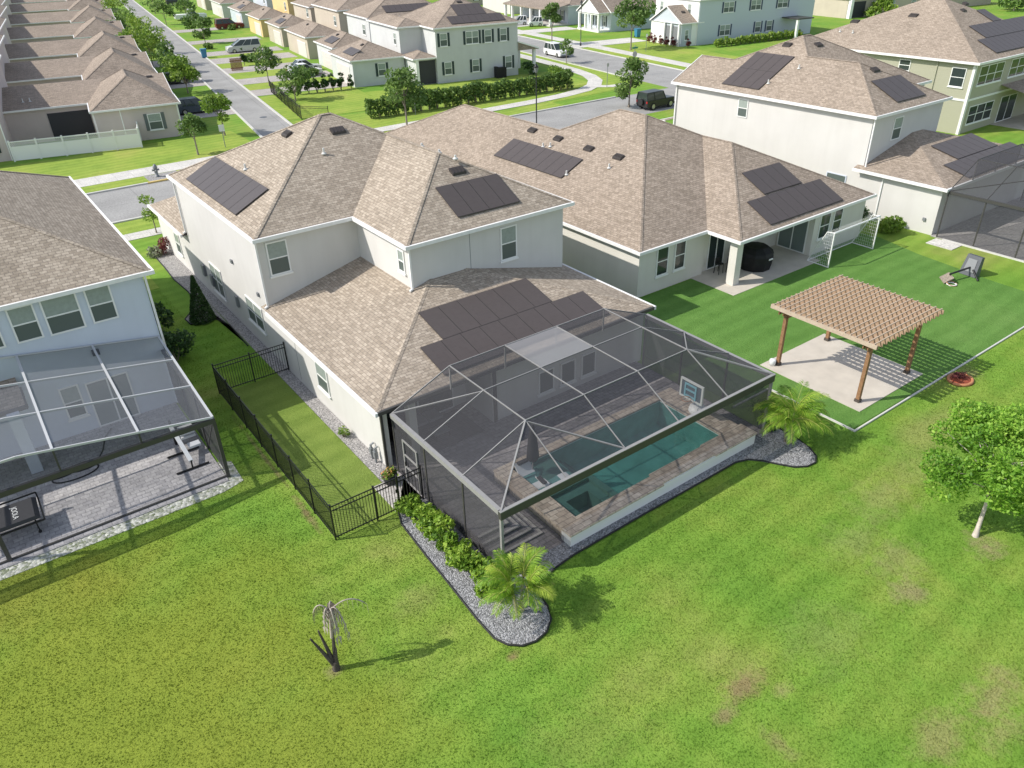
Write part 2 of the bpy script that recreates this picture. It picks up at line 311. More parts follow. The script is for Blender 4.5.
# ------------------------------------------------------------------ mesh builder
class MB:
    def __init__(s): s.v = []; s.f = []; s.sm = []
    def add(s, vs, fs, smooth=False):
        o = len(s.v); s.v += [tuple(p) for p in vs]; s.f += [tuple(i+o for i in f) for f in fs]; s.sm += [smooth]*len(fs); return s
    def poly(s, *pts): return s.add(pts, [tuple(range(len(pts)))])
    def box(s, x0, x1, y0, y1, z0, z1):
        v = [(x0,y0,z0),(x1,y0,z0),(x1,y1,z0),(x0,y1,z0),(x0,y0,z1),(x1,y0,z1),(x1,y1,z1),(x0,y1,z1)]
        return s.add(v, [(0,3,2,1),(4,5,6,7),(0,1,5,4),(1,2,6,5),(2,3,7,6),(3,0,4,7)])
    def prism(s, pts, z0, z1, cap=True):
        n = len(pts); a = sum(pts[i][0]*pts[(i+1)%n][1]-pts[(i+1)%n][0]*pts[i][1] for i in range(n))
        if a < 0: pts = pts[::-1]
        v = [(p[0],p[1],z0) for p in pts]+[(p[0],p[1],z1) for p in pts]
        f = [(i,(i+1)%n,n+(i+1)%n,n+i) for i in range(n)]
        if cap: f += [tuple(range(n,2*n)), tuple(range(n-1,-1,-1))]
        return s.add(v, f)
    def bar(s, a, b, w, h=None, up=(0,0,1)):
        h = h or w; a = Vector(a); b = Vector(b); d = (b-a)
        if d.length < 1e-6: return s
        d.normalize(); u = Vector(up)
        if abs(d.dot(u)) > .98: u = Vector((0,1,0))
        r = d.cross(u).normalized(); u = r.cross(d)
        r = r*(w/2); u = u*(h/2)
        v = [a-r-u,a+r-u,a+r+u,a-r+u,b-r-u,b+r-u,b+r+u,b-r+u]
        return s.add(v, [(0,1,2,3),(7,6,5,4),(0,4,5,1),(1,5,6,2),(2,6,7,3),(3,7,4,0)])
    def tube(s, pts, r, n=8, cap=True, smooth=True):
        pts = [Vector(p) for p in pts]; rs = r if isinstance(r, (list, tuple)) else [r]*len(pts)
        vs = []; m = len(pts); ref = None
        for i, p in enumerate(pts):
            d = (pts[min(i+1,m-1)]-pts[max(i-1,0)])
            d = d.normalized() if d.length > 1e-9 else Vector((0,0,1))
            if ref is None or abs(ref.dot(d)) > .95: ref = Vector((1,0,0)) if abs(d.x) < .8 else Vector((0,1,0))
            a = d.cross(ref).normalized(); b = d.cross(a)
            for k in range(n):
                t = 2*PI*k/n; vs.append(p + (a*math.cos(t)+b*math.sin(t))*rs[i])
        f = [(i*n+k, i*n+(k+1)%n, (i+1)*n+(k+1)%n, (i+1)*n+k) for i in range(m-1) for k in range(n)]
        s.add(vs, f, smooth)
        if cap: s.add(vs[:n], [tuple(range(n-1,-1,-1))]); s.add(vs[-n:], [tuple(range(n))])
        return s
    def lathe(s, c, prof, n=16, smooth=True):
        vs = [(c[0]+r*math.cos(2*PI*k/n), c[1]+r*math.sin(2*PI*k/n), c[2]+z) for r, z in prof for k in range(n)]
        f = [(i*n+k, i*n+(k+1)%n, (i+1)*n+(k+1)%n, (i+1)*n+k) for i in range(len(prof)-1) for k in range(n)]
        f += [tuple(range(n-1,-1,-1)), tuple(range((len(prof)-1)*n, len(prof)*n))]
        return s.add(vs, f, smooth)
def setuv(me):
    nl = len(me.loops)
    if not nl: return
    uv = me.uv_layers.new(name='UVMap')
    co = np.empty(len(me.vertices)*3, np.float32); me.vertices.foreach_get('co', co); co = co.reshape(-1,3)
    li = np.empty(nl, np.int32); me.loops.foreach_get('vertex_index', li)
    nf = len(me.polygons); nor = np.empty(nf*3, np.float32); me.polygons.foreach_get('normal', nor); nor = nor.reshape(-1,3)
    tot = np.empty(nf, np.int32); me.polygons.foreach_get('loop_total', tot)
    n = np.repeat(nor, tot, 0); p = co[li]
    h = np.stack([-n[:,1], n[:,0], np.zeros(nl, np.float32)], 1); ln = np.linalg.norm(h, axis=1)
    fl = ln < .05; h[fl] = (1,0,0); ln[fl] = 1; h /= ln[:,None]
    s_ = np.cross(n, h)
    out = np.stack([(p*h).sum(1), (p*s_).sum(1)], 1).astype(np.float32)
    uv.data.foreach_set('uv', out.ravel())
def link(o, parent=None):
    COL.objects.link(o)
    if parent: o.parent = parent
    return o
def part(parent, name, mb, mat, label=None, kind=None):
    """one mesh object; geometry given in the block's coordinates, the thing's base is taken off"""
    bx = parent.get('_b') if parent is not None else (0,0,0)
    p = parent
    while p is not None and p.get('_b') is None: p = p.parent
    bx = p['_b'] if p is not None else (0,0,0)
    me = bpy.data.meshes.new(name)
    me.from_pydata([(v[0]-bx[0], v[1]-bx[1], v[2]-bx[2]) for v in mb.v], [], mb.f)
    me.materials.append(mat)
    if any(mb.sm): me.polygons.foreach_set('use_smooth', mb.sm)
    me.update(); setuv(me)
    o = bpy.data.objects.new(name, me); link(o, parent)
    if label: o['label'] = label
    if kind: o['kind'] = kind
    return o
def thing(name, label, cat, base, frame=0, group=None, turn=0.):
    o = bpy.data.objects.new(name, None); COL.objects.link(o); o.empty_display_size = .3
    o['_b'] = [float(base[0]), float(base[1]), float(base[2]) if len(base) > 2 else 0.]
    x, y = (base[0], base[1]) if frame == 0 else W(base[0], base[1])
    o.location = (x, y, o['_b'][2]); o.rotation_euler = (0, 0, (-TH if frame else 0)+turn)
    o['label'] = label; o['category'] = cat
    if group: o['group'] = group
    return o
def solo(name, label, cat, mb, mat, base, frame=0, group=None):
    """a thing that is one mesh"""
    o = part(None, name, mb, mat)
    x, y = (base[0], base[1]) if frame == 0 else W(base[0], base[1])
    z = base[2] if len(base) > 2 else 0.
    o.data.transform(Matrix.Translation((-base[0], -base[1], -z)))
    o.location = (x, y, z); o.rotation_euler = (0, 0, -TH if frame else 0)
    o['label'] = label; o['category'] = cat
    if group: o['group'] = group
    return o
def struct(name, mb, mat, frame=0, kind='structure'):
    o = part(None, name, mb, mat); o['kind'] = kind
    if frame: o.rotation_euler = (0, 0, -TH)
    return o
def copy_thing(src, base, frame=0, label=None, turn=0., scale=1.):
    def rec(o, par):
        c = o.copy(); COL.objects.link(c)
        if par is not None: c.parent = par
        for ch in list(o.children): rec(ch, c)
        return c
    r = rec(src, None)
    x, y = (base[0], base[1]) if frame == 0 else W(base[0], base[1])
    r.location = (x, y, base[2] if len(base) > 2 else 0.); r.rotation_euler = (0, 0, (-TH if frame else 0)+turn)
    r.scale = (scale,)*3 if not isinstance(scale, tuple) else scale
    if label: r['label'] = label
    return r
def facemesh(parent, name, verts, nper, mat, tint, kind=None):
    """many small faces made in one go (leaves, grass); verts (n, nper, 3) in the thing's own frame"""
    n = len(verts); me = bpy.data.meshes.new(name)
    me.vertices.add(n*nper); me.vertices.foreach_set('co', np.ascontiguousarray(verts, np.float32).ravel())
    me.loops.add(n*nper); me.loops.foreach_set('vertex_index', np.arange(n*nper, dtype=np.int32))
    me.polygons.add(n); me.polygons.foreach_set('loop_start', np.arange(0, n*nper, nper, dtype=np.int32))
    a = me.attributes.new('tint', 'FLOAT', 'FACE'); a.data.foreach_set('value', np.asarray(tint, np.float32))
    me.materials.append(mat); me.update(calc_edges=True); me.validate()
    o = bpy.data.objects.new(name, me); link(o, parent)
    if kind: o['kind'] = kind
    return o
def leaves(centers, size, up=.3):
    """kite-shaped leaf faces at the given centres, turned every way but leaning to the sky"""
    n = len(centers)
    nr = RNG.normal(size=(n,3)); nr[:,2] = np.abs(nr[:,2])+up; nr /= np.linalg.norm(nr,axis=1)[:,None]
    t = RNG.normal(size=(n,3)); t -= nr*(t*nr).sum(1)[:,None]; t /= np.linalg.norm(t,axis=1)[:,None]
    b = np.cross(nr, t); s = size*RNG.uniform(.6,1.4,n)[:,None]
    c = centers
    return np.stack([c-t*s, c+b*s*.5+nr*s*.12, c+t*s, c-b*s*.5+nr*s*.12], 1)
def clump_points(centers, radii, n):
    k = len(centers); w = np.array(radii)**2; idx = RNG.choice(k, n, p=w/w.sum())
    d = RNG.normal(size=(n,3)); d /= np.linalg.norm(d,axis=1)[:,None]
    rr = RNG.uniform(.35,1,n)**.5
    p = np.array(centers)[idx]+d*(np.array(radii)[idx]*rr)[:,None]*np.array([1,1,.82])
    tint = np.clip(RNG.normal(.5,.2,n)+(RNG.uniform(-.25,.25,k))[idx], 0, 1)
    return p, tint
# ------------------------------------------------------------------ building pieces
def face_pt(face, a, d, z, plane):
    """a along the wall, d out of the wall"""
    if face == '-y': return (a, plane-d, z)
    if face == '+y': return (a, plane+d, z)
    if face == '-x': return (plane-d, a, z)
    return (plane+d, a, z)
def fbox(mb, face, plane, a0, a1, z0, z1, d0, d1):
    p = face_pt(face, a0, d0, z0, plane); q = face_pt(face, a1, d1, z1, plane)
    return mb.box(min(p[0],q[0]), max(p[0],q[0]), min(p[1],q[1]), max(p[1],q[1]), z0, z1)
def window(T, face, plane, a0, a1, z0, z1, shutters=None, cols=1, blind=True, sill=True, fr=.07, frame_mat=None, rail=True):
    a0, a1 = min(a0,a1), max(a0,a1); zm = (z0+z1)/2
    m = MB()
    for (x, y) in ((a0, a0+fr), (a1-fr, a1)): fbox(m, face, plane, x, y, z0, z1, .004, .06)
    for (x, y) in ((z0, z0+fr), (z1-fr, z1)): fbox(m, face, plane, a0+fr, a1-fr, x, y, .004, .06)
    if rail: fbox(m, face, plane, a0+fr, a1-fr, zm-.03, zm+.03, .004, .052)
    for k in range(1, cols):
        x = a0+(a1-a0)*k/cols; fbox(m, face, plane, x-.045, x+.045, z0+fr, z1-fr, .004, .056)
    if sill: fbox(m, face, plane, a0-.06, a1+.06, z0-.10, z0-.004, .004, .10)
    w = part(T, 'window', m, frame_mat or M_white)
    g = MB(); fbox(g, face, plane, a0+fr, a1-fr, z0+fr, (zm-.03) if rail else z1-fr, .002, .03)
    part(w, 'pane', g, M_screenp if blind else M_glass)
    if rail:
        g = MB(); fbox(g, face, plane, a0+fr, a1-fr, zm+.03, z1-fr, .002, .034)
        part(w, 'blind' if blind else 'pane', g, M_blind if blind else M_glass)
    if shutters:
        sw = .34
        for (x, y) in ((a0-sw-.02, a0-.02), (a1+.02, a1+sw+.02)):
            m = MB(); fbox(m, face, plane, x, y, z0-.03, z1+.03, .004, .05)
            n = int((z1-z0)/.16)
            for k in range(n):
                zz = z0+.05+k*(z1-z0-.1)/n; fbox(m, face, plane, x+.05, y-.05, zz, zz+.05, .05, .062)
            part(T, 'shutter', m, shutters)
    return w
def hip_faces(mb, x0, x1, y0, y1, ze, s):
    """hip roof over an eave rectangle"""
    w, d = x1-x0, y1-y0
    if w <= d:
        h = w/2; z = ze+s*h; a = (x0+h, y0+h, z); b = (x0+h, y1-h, z)
        mb.poly((x0,y0,ze),(x1,y0,ze),a); mb.poly((x1,y1,ze),(x0,y1,ze),b)
        mb.poly((x1,y0,ze),(x1,y1,ze),b,a); mb.poly((x0,y1,ze),(x0,y0,ze),a,b)
    else:
        h = d/2; z = ze+s*h; a = (x0+h, y0+h, z); b = (x1-h, y0+h, z)
        mb.poly((x0,y1,ze),(x0,y0,ze),a); mb.poly((x1,y0,ze),(x1,y1,ze),b)
        mb.poly((x0,y0,ze),(x1,y0,ze),b,a); mb.poly((x1,y1,ze),(x0,y1,ze),a,b)
    return mb
def gable_faces(mb, x0, x1, y0, y1, ze, s, axis='y'):
    t = .08
    if axis == 'y':
        c = (x0+x1)/2; z = ze+s*(x1-x0)/2
        mb.poly((x0,y1,ze),(x0,y0,ze),(c,y0,z),(c,y1,z)); mb.poly((x1,y0,ze),(x1,y1,ze),(c,y1,z),(c,y0,z))
    else:
        c = (y0+y1)/2; z = ze+s*(y1-y0)/2
        mb.poly((x0,y0,ze),(x1,y0,ze),(x1,c,z),(x0,c,z)); mb.poly((x1,y1,ze),(x0,y1,ze),(x0,c,z),(x1,c,z))
    return mb
def ring(mb, x0, x1, y0, y1, z0, z1, t):
    """fascia and gutter round an eave rectangle, just outside it"""
    mb.box(x0-t, x1+t, y0-t, y0, z0, z1); mb.box(x0-t, x1+t, y1, y1+t, z0, z1)
    mb.box(x0-t, x0, y0, y1, z0, z1); mb.box(x1, x1+t, y0, y1, z0, z1); return mb
def run(mb, a, b, z0, z1, t, out):
    """a gutter run from a to b, thickness t to the outside"""
    x0, x1 = sorted((a[0], b[0])); y0, y1 = sorted((a[1], b[1]))
    if out == '-y': return mb.box(x0, x1, y0-t, y0, z0, z1)
    if out == '+y': return mb.box(x0, x1, y0, y0+t, z0, z1)
    if out == '-x': return mb.box(x0-t, x0, y0, y1, z0, z1)
    return mb.box(x0, x0+t, y0, y1, z0, z1)
def ridge_cap(mb, a, b, w=.26, h=.035):
    a = Vector(a); b = Vector(b); d = (b-a).normalized(); r = d.cross(Vector((0,0,1))).normalized()*(w*.5); z = Vector((0,0,.03)); dn = Vector((0,0,-w*.5*.34+.004))
    return mb.add([a+z-r+dn, a+z, a+z+r+dn, b+z-r+dn, b+z, b+z+r+dn], [(0,1,4,3),(1,2,5,4)])
def downspout(T, x, y, z0, z1, mat=None):
    m = MB(); m.bar((x,y,z0),(x,y,z1), .09, .09); m.bar((x,y,z0+.02),(x-.18,y-.05,z0-.02), .09, .09); return part(T, 'downspout', m, mat or M_gutter)
def on_plane(p0, sx, sy):
    """roof plane z = p0.z + sx*(x-p0.x) + sy*(y-p0.y)"""
    return lambda x, y: p0[2]+sx*(x-p0[0])+sy*(y-p0[1])
def solar(T, zf, x0, x1, y0, y1, lift=.10):
    """one panel lying on a roof plane"""
    def P(x, y, d): return (x, y, zf(x,y)+d)
    m = MB(); c = [(x0,y0),(x1,y0),(x1,y1),(x0,y1)]
    v = [P(*q, lift-.045) for q in c]+[P(*q, lift) for q in c]
    m.add(v, [(0,3,2,1),(4,5,6,7),(0,1,5,4),(1,2,6,5),(2,3,7,6),(3,0,4,7)])
    o = part(T, 'solar_panel', m, M_solarf)
    g = MB(); e = .02
    g.poly(P(x0+e,y0+e,lift+.004),P(x1-e,y0+e,lift+.004),P(x1-e,y1-e,lift+.004),P(x0+e,y1-e,lift+.004)); part(o, 'cells', g, M_solar)
    return o
def solar_grid(T, zf, x0, x1, y0, y1, nx, ny, gap=.014):
    w, d = (x1-x0)/nx, (y1-y0)/ny
    for i in range(nx):
        for j in range(ny): solar(T, zf, x0+i*w+gap/2, x0+(i+1)*w-gap/2, y0+j*d+gap/2, y0+(j+1)*d-gap/2)
def roof_vent(T, zf, x, y, w=.95, d=.55, along='x'):
    w *= .82; d *= .8
    if along == 'y': w, d = d, w
    z = zf(x,y); m = MB()
    lo = min(zf(x-w/2,y-d/2), zf(x+w/2,y+d/2), zf(x-w/2,y+d/2), zf(x+w/2,y-d/2))
    hi = max(zf(x-w/2,y-d/2), zf(x+w/2,y+d/2), zf(x-w/2,y+d/2), zf(x+w/2,y-d/2))
    m.add([(x-w/2,y-d/2,lo-.05),(x+w/2,y-d/2,lo-.05),(x+w/2,y+d/2,lo-.05),(x-w/2,y+d/2,lo-.05),
           (x-w/2,y-d/2,zf(x-w/2,y-d/2)+.14),(x+w/2,y-d/2,zf(x+w/2,y-d/2)+.14),(x+w/2,y+d/2,zf(x+w/2,y+d/2)+.14),(x-w/2,y+d/2,zf(x-w/2,y+d/2)+.14)],
          [(0,3,2,1),(4,5,6,7),(0,1,5,4),(1,2,6,5),(2,3,7,6),(3,0,4,7)])
    n = 4
    for k in range(n):
        xx = x-w/2+.1+k*(w-.2)/(n-1)
        m.bar((xx,y-d/2+.03,zf(xx,y-d/2+.03)+.15),(xx,y+d/2-.03,zf(xx,y+d/2-.03)+.15), .06, .03)
    return part(T, 'roof_vent', m, M_vent)
def vent_pipe(T, zf, x, y, h=.32):
    m = MB(); z = zf(x,y); m.tube([(x,y,z-.05),(x,y,z+h)], .06, 8); m.lathe((x,y,z+.0), [(.16,.0),(.12,.06),(.07,.09)], 8); return part(T, 'vent_pipe', m, M_pipe)
def garage_door(T, face, plane, a0, a1, z1, mat=None):
    m = MB(); fbox(m, face, plane, a0, a1, .02, z1, .004, .05)
    for k in range(1, 4): fbox(m, face, plane, a0+.1, a1-.1, z1*k/4-.02, z1*k/4+.02, .05, .065)
    d = part(T, 'garage_door', m, mat or M_door)
    m = MB(); fbox(m, face, plane, a0-.12, a0, 0, z1+.12, .004, .07); fbox(m, face, plane, a1, a1+.12, 0, z1+.12, .004, .07); fbox(m, face, plane, a0, a1, z1, z1+.12, .004, .07)
    part(d, 'door_frame', m, M_white); return d
def slider(T, face, plane, a0, a1, z0, z1, glass=None):
    m = MB(); f = .07
    for x in (a0, (a0+a1)/2-f/2, a1-f): fbox(m, face, plane, x, x+f, z0, z1, .004, .06)
    fbox(m, face, plane, a0+f, (a0+a1)/2-f/2, z1-f, z1, .004, .058); fbox(m, face, plane, (a0+a1)/2+f/2, a1-f, z1-f, z1, .004, .058)
    fbox(m, face, plane, a0+f, (a0+a1)/2-f/2, z0, z0+f, .004, .058); fbox(m, face, plane, (a0+a1)/2+f/2, a1-f, z0, z0+f, .004, .058)
    d = part(T, 'sliding_door', m, M_white)
    g = MB(); fbox(g, face, plane, a0+f, (a0+a1)/2-f/2, z0+f, z1-f, .002, .03); fbox(g, face, plane, (a0+a1)/2+f/2, a1-f, z0+f, z1-f, .002, .03)
    part(d, 'pane', g, glass or M_glass_l); return d
def simple_house(name, label, cat, frame, base, blocks, wall_mat, roof_mat, group=None, oh=.3):
    """blocks: (x0,x1,y0,y1,z_top,slope,kind,axis); walls, roofs and gutters of a hip or gable roofed house"""
    T = thing(name, label, cat, base, frame, group)
    mw, mr, mg, mc = MB(), MB(), MB(), MB()
    for (x0,x1,y0,y1,zt,s,kind,axis) in blocks:
        mw.box(x0,x1,y0,y1,0,zt-.1)
        e = (x0-oh,x1+oh,y0-oh,y1+oh)
        if kind == 'hip':
            hip_faces(mr, *e, zt, s)
            w, d = e[1]-e[0], e[3]-e[2]; h = min(w,d)/2; z = zt+s*h
            a, b = ((e[0]+h,e[2]+h,z),(e[0]+h,e[3]-h,z)) if w <= d else ((e[0]+h,e[2]+h,z),(e[1]-h,e[2]+h,z))
            for q in ((e[0],e[2],zt),(e[0],e[3],zt),(e[1],e[2],zt),(e[1],e[3],zt)):
                t = a if math.dist(q,a) < math.dist(q,b) else b
                ridge_cap(mc, q, t)
            ridge_cap(mc, a, b)
        else:
            gable_faces(mr, *e, zt, s, axis)
            if axis == 'y':
                c = (x0+x1)/2; z = zt+s*(x1-x0)/2
                for yy, st in ((y0, 1), (y1, -1)):
                    mw.prism([(0,0),(0,0),(0,0)],0,0,False) if False else None
                    v = [(x0,yy,zt-.1),(x1,yy,zt-.1),(c,yy,z-.02),(x0,yy+.2*st,zt-.1),(x1,yy+.2*st,zt-.1),(c,yy+.2*st,z-.02)]
                    mw.add(v, [(0,1,2),(5,4,3),(0,2,5,3),(1,4,5,2)])
                    for (q, t) in (((e[0],yy-st*oh,zt),(c,yy-st*oh,zt+s*(e[1]-e[0])/2)), ((e[1],yy-st*oh,zt),(c,yy-st*oh,zt+s*(e[1]-e[0])/2))):
                        mg.bar((q[0],q[1],q[2]-.07),(t[0],t[1],t[2]-.07), .06, .2)
            else:
                c = (y0+y1)/2; z = zt+s*(y1-y0)/2
                for xx, st in ((x0, 1), (x1, -1)):
                    v = [(xx,y0,zt-.1),(xx,y1,zt-.1),(xx,c,z-.02),(xx+.2*st,y0,zt-.1),(xx+.2*st,y1,zt-.1),(xx+.2*st,c,z-.02)]
                    mw.add(v, [(2,1,0),(3,4,5),(3,5,2,0),(2,5,4,1)])
                    for (q, t) in (((xx-st*oh,e[2],zt),(xx-st*oh,c,zt+s*(e[3]-e[2])/2)), ((xx-st*oh,e[3],zt),(xx-st*oh,c,zt+s*(e[3]-e[2])/2))):
                        mg.bar((q[0],q[1],q[2]-.07),(t[0],t[1],t[2]-.07), .06, .2)
        if kind == 'hip': ring(mg, *e, zt-.17, zt+.015, .11)
        elif axis == 'y':
            run(mg, (e[0],e[2]),(e[0],e[3]), zt-.17, zt+.015, .11, '-x'); run(mg, (e[1],e[2]),(e[1],e[3]), zt-.17, zt+.015, .11, '+x')
        else:
            run(mg, (e[0],e[2]),(e[1],e[2]), zt-.17, zt+.015, .11, '-y'); run(mg, (e[0],e[3]),(e[1],e[3]), zt-.17, zt+.015, .11, '+y')
        mg.poly((e[0]+.01,e[2]+.01,zt-.12),(e[0]+.01,e[3]-.01,zt-.12),(e[1]-.01,e[3]-.01,zt-.12),(e[1]-.01,e[2]+.01,zt-.12))
    part(T, 'wall', mw, wall_mat)
    r = part(T, 'roof', mr, roof_mat)
    if mc.v: part(r, 'ridge_cap', mc, roof_mat)
    part(T, 'gutter', mg, M_gutter)
    return T
# ------------------------------------------------------------------ plants
def tree(name, label, base, h, crown_r, n, leaf, lm, bm, frame=0, group=None, trunk_r=.12, lean=(0,0), clear=.35, squash=1., nlimb=9, cat='tree', cl=(.32,.55)):
    T = thing(name, label, cat, base, frame, group)
    b = Vector((base[0], base[1], T['_b'][2]))
    m = MB(); top = b+Vector((lean[0], lean[1], h*.72))
    mid = b+Vector((lean[0]*.4, lean[1]*.4, h*clear))
    m.tube([b-Vector((0,0,.05)), b+Vector((lean[0]*.1, lean[1]*.1, h*.06)), mid, top], [trunk_r*1.5, trunk_r, trunk_r*.75, trunk_r*.25], 8)
    cs, rs = [], []
    cz = h*(clear+1)/2; ch = h*(1-clear)/2
    for k in range(nlimb):
        an = 2*PI*k/nlimb*1.618*2+random.uniform(-.4,.4); el = random.uniform(-.75,.9)
        rr = crown_r*random.uniform(.35,.95)*math.cos(el*.9)
        c = b+Vector((lean[0]*.8+rr*math.cos(an), lean[1]*.8+rr*math.sin(an), cz+ch*el*.85*squash))
        st = mid.lerp(top, random.uniform(0,.75))
        m.tube([st, st.lerp(c,.5)+Vector((0,0,.05*h)), c], [trunk_r*.4, trunk_r*.26, trunk_r*.1], 5)
        cs.append(list(c)); rs.append(crown_r*random.uniform(*cl))
    cs.append(list(b+Vector((lean[0],lean[1],h*.88)))); rs.append(crown_r*cl[1]*.9)
    part(T, 'trunk', m, bm)
    p, t = clump_points(cs, rs, n)
    facemesh(T, 'crown', leaves(p-np.array(b), leaf), 4, lm, t)
    return T
def shrub(name, label, base, r, h, n, leaf, lm, frame=0, group=None, cat='shrub', ncl=7, pointed=False):
    T = thing(name, label, cat, base, frame, group)
    b = np.array([base[0], base[1], 0.]); m = MB(); cs, rs = [], []
    for k in range(ncl):
        an = 2*PI*k/ncl+random.uniform(-.5,.5); f = random.uniform(.15,.95)
        rr = r*(.55 if not pointed else .55*(1-f))*random.uniform(.6,1.1)
        c = (base[0]+rr*math.cos(an), base[1]+rr*math.sin(an), h*(.06+.78*f))
        m.tube([(base[0],base[1],-.03),(base[0]+rr*.4*math.cos(an),base[1]+rr*.4*math.sin(an),h*.3*f),c], [.025,.018,.008], 5)
        cs.append(c); rs.append(r*(random.uniform(.35,.6) if not pointed else .2+.55*(1-f)))
    part(T, 'stem', m, M_bark)
    p, t = clump_points(cs, rs, n); p[:,2] = np.maximum(p[:,2], .04)
    facemesh(T, 'foliage', leaves(p-b, leaf), 4, lm, t)
    return T
def palm(name, label, base, h, nst, nfr, length, frame=0, group=None, cat='palm'):
    """clumping palm: several ringed stems, arching feather fronds of separate leaflets"""
    T = thing(name, label, cat, base, frame, group); b = np.array([base[0], base[1], 0.])
    m = MB(); V, TT = [], []; ms = MB()
    for k in range(nst):
        an = 2*PI*k/nst+.4; r0 = .10; tip = Vector((base[0]+.32*math.cos(an), base[1]+.32*math.sin(an), h*random.uniform(.55,.8)))
        m.tube([(base[0]+r0*math.cos(an),base[1]+r0*math.sin(an),-.03),(base[0]+.2*math.cos(an),base[1]+.2*math.sin(an),h*.35),tip], [.055,.045,.04], 7)
        for j in range(nfr):
            a = an+random.uniform(-1.9,1.9); el = random.uniform(.45,1.42); ln = length*random.uniform(.75,1.1)
            d = Vector((math.cos(a)*math.cos(el), math.sin(a)*math.cos(el), math.sin(el)))
            pts = []; p = tip.copy(); ns = 14
            for i in range(ns+1):
                pts.append(p.copy()); p = p+d*(ln/ns); d.z -= .085*(1+i*.10); d.normalize()
            ms.tube(pts, [.016*(1-.8*i/ns)+.003 for i in range(ns+1)], 4, False)
            tn = np.clip(random.gauss(.5,.22),0,1)
            for i in range(2, ns+1):
                for q in (0,.33,.66):
                    pp = pts[i-1].lerp(pts[i], q); dd = (pts[i]-pts[i-1]).normalized()
                    sd = dd.cross(Vector((0,0,1)))
                    if sd.length < .1: sd = Vector((1,0,0))
                    sd.normalize(); f = i/ns; ll = length*.34*(1-abs(f-.45)*1.15)+.04
                    for sg in (-1,1):
                        t1 = (sd*sg*.75+dd*.65+Vector((0,0,-.05-.45*random.random()))).normalized()
                        wv = dd*.015
                        e = pp+t1*ll; mdp = pp+t1*ll*.5+Vector((0,0,.03))
                        V.append([pp-wv*.4, mdp-wv, e, mdp+wv]); TT.append(np.clip(tn+random.uniform(-.2,.2),0,1))
    part(T, 'stem', m, M_bark)
    part(T, 'frond_rib', ms, flat('frond_rib', (.35,.38,.08), .6) if 'frond_rib' not in MATS else MATS['frond_rib'])
    facemesh(T, 'leaflets', np.array([[list(q) for q in f] for f in V])-b, 4, M_palm, TT)
    return T
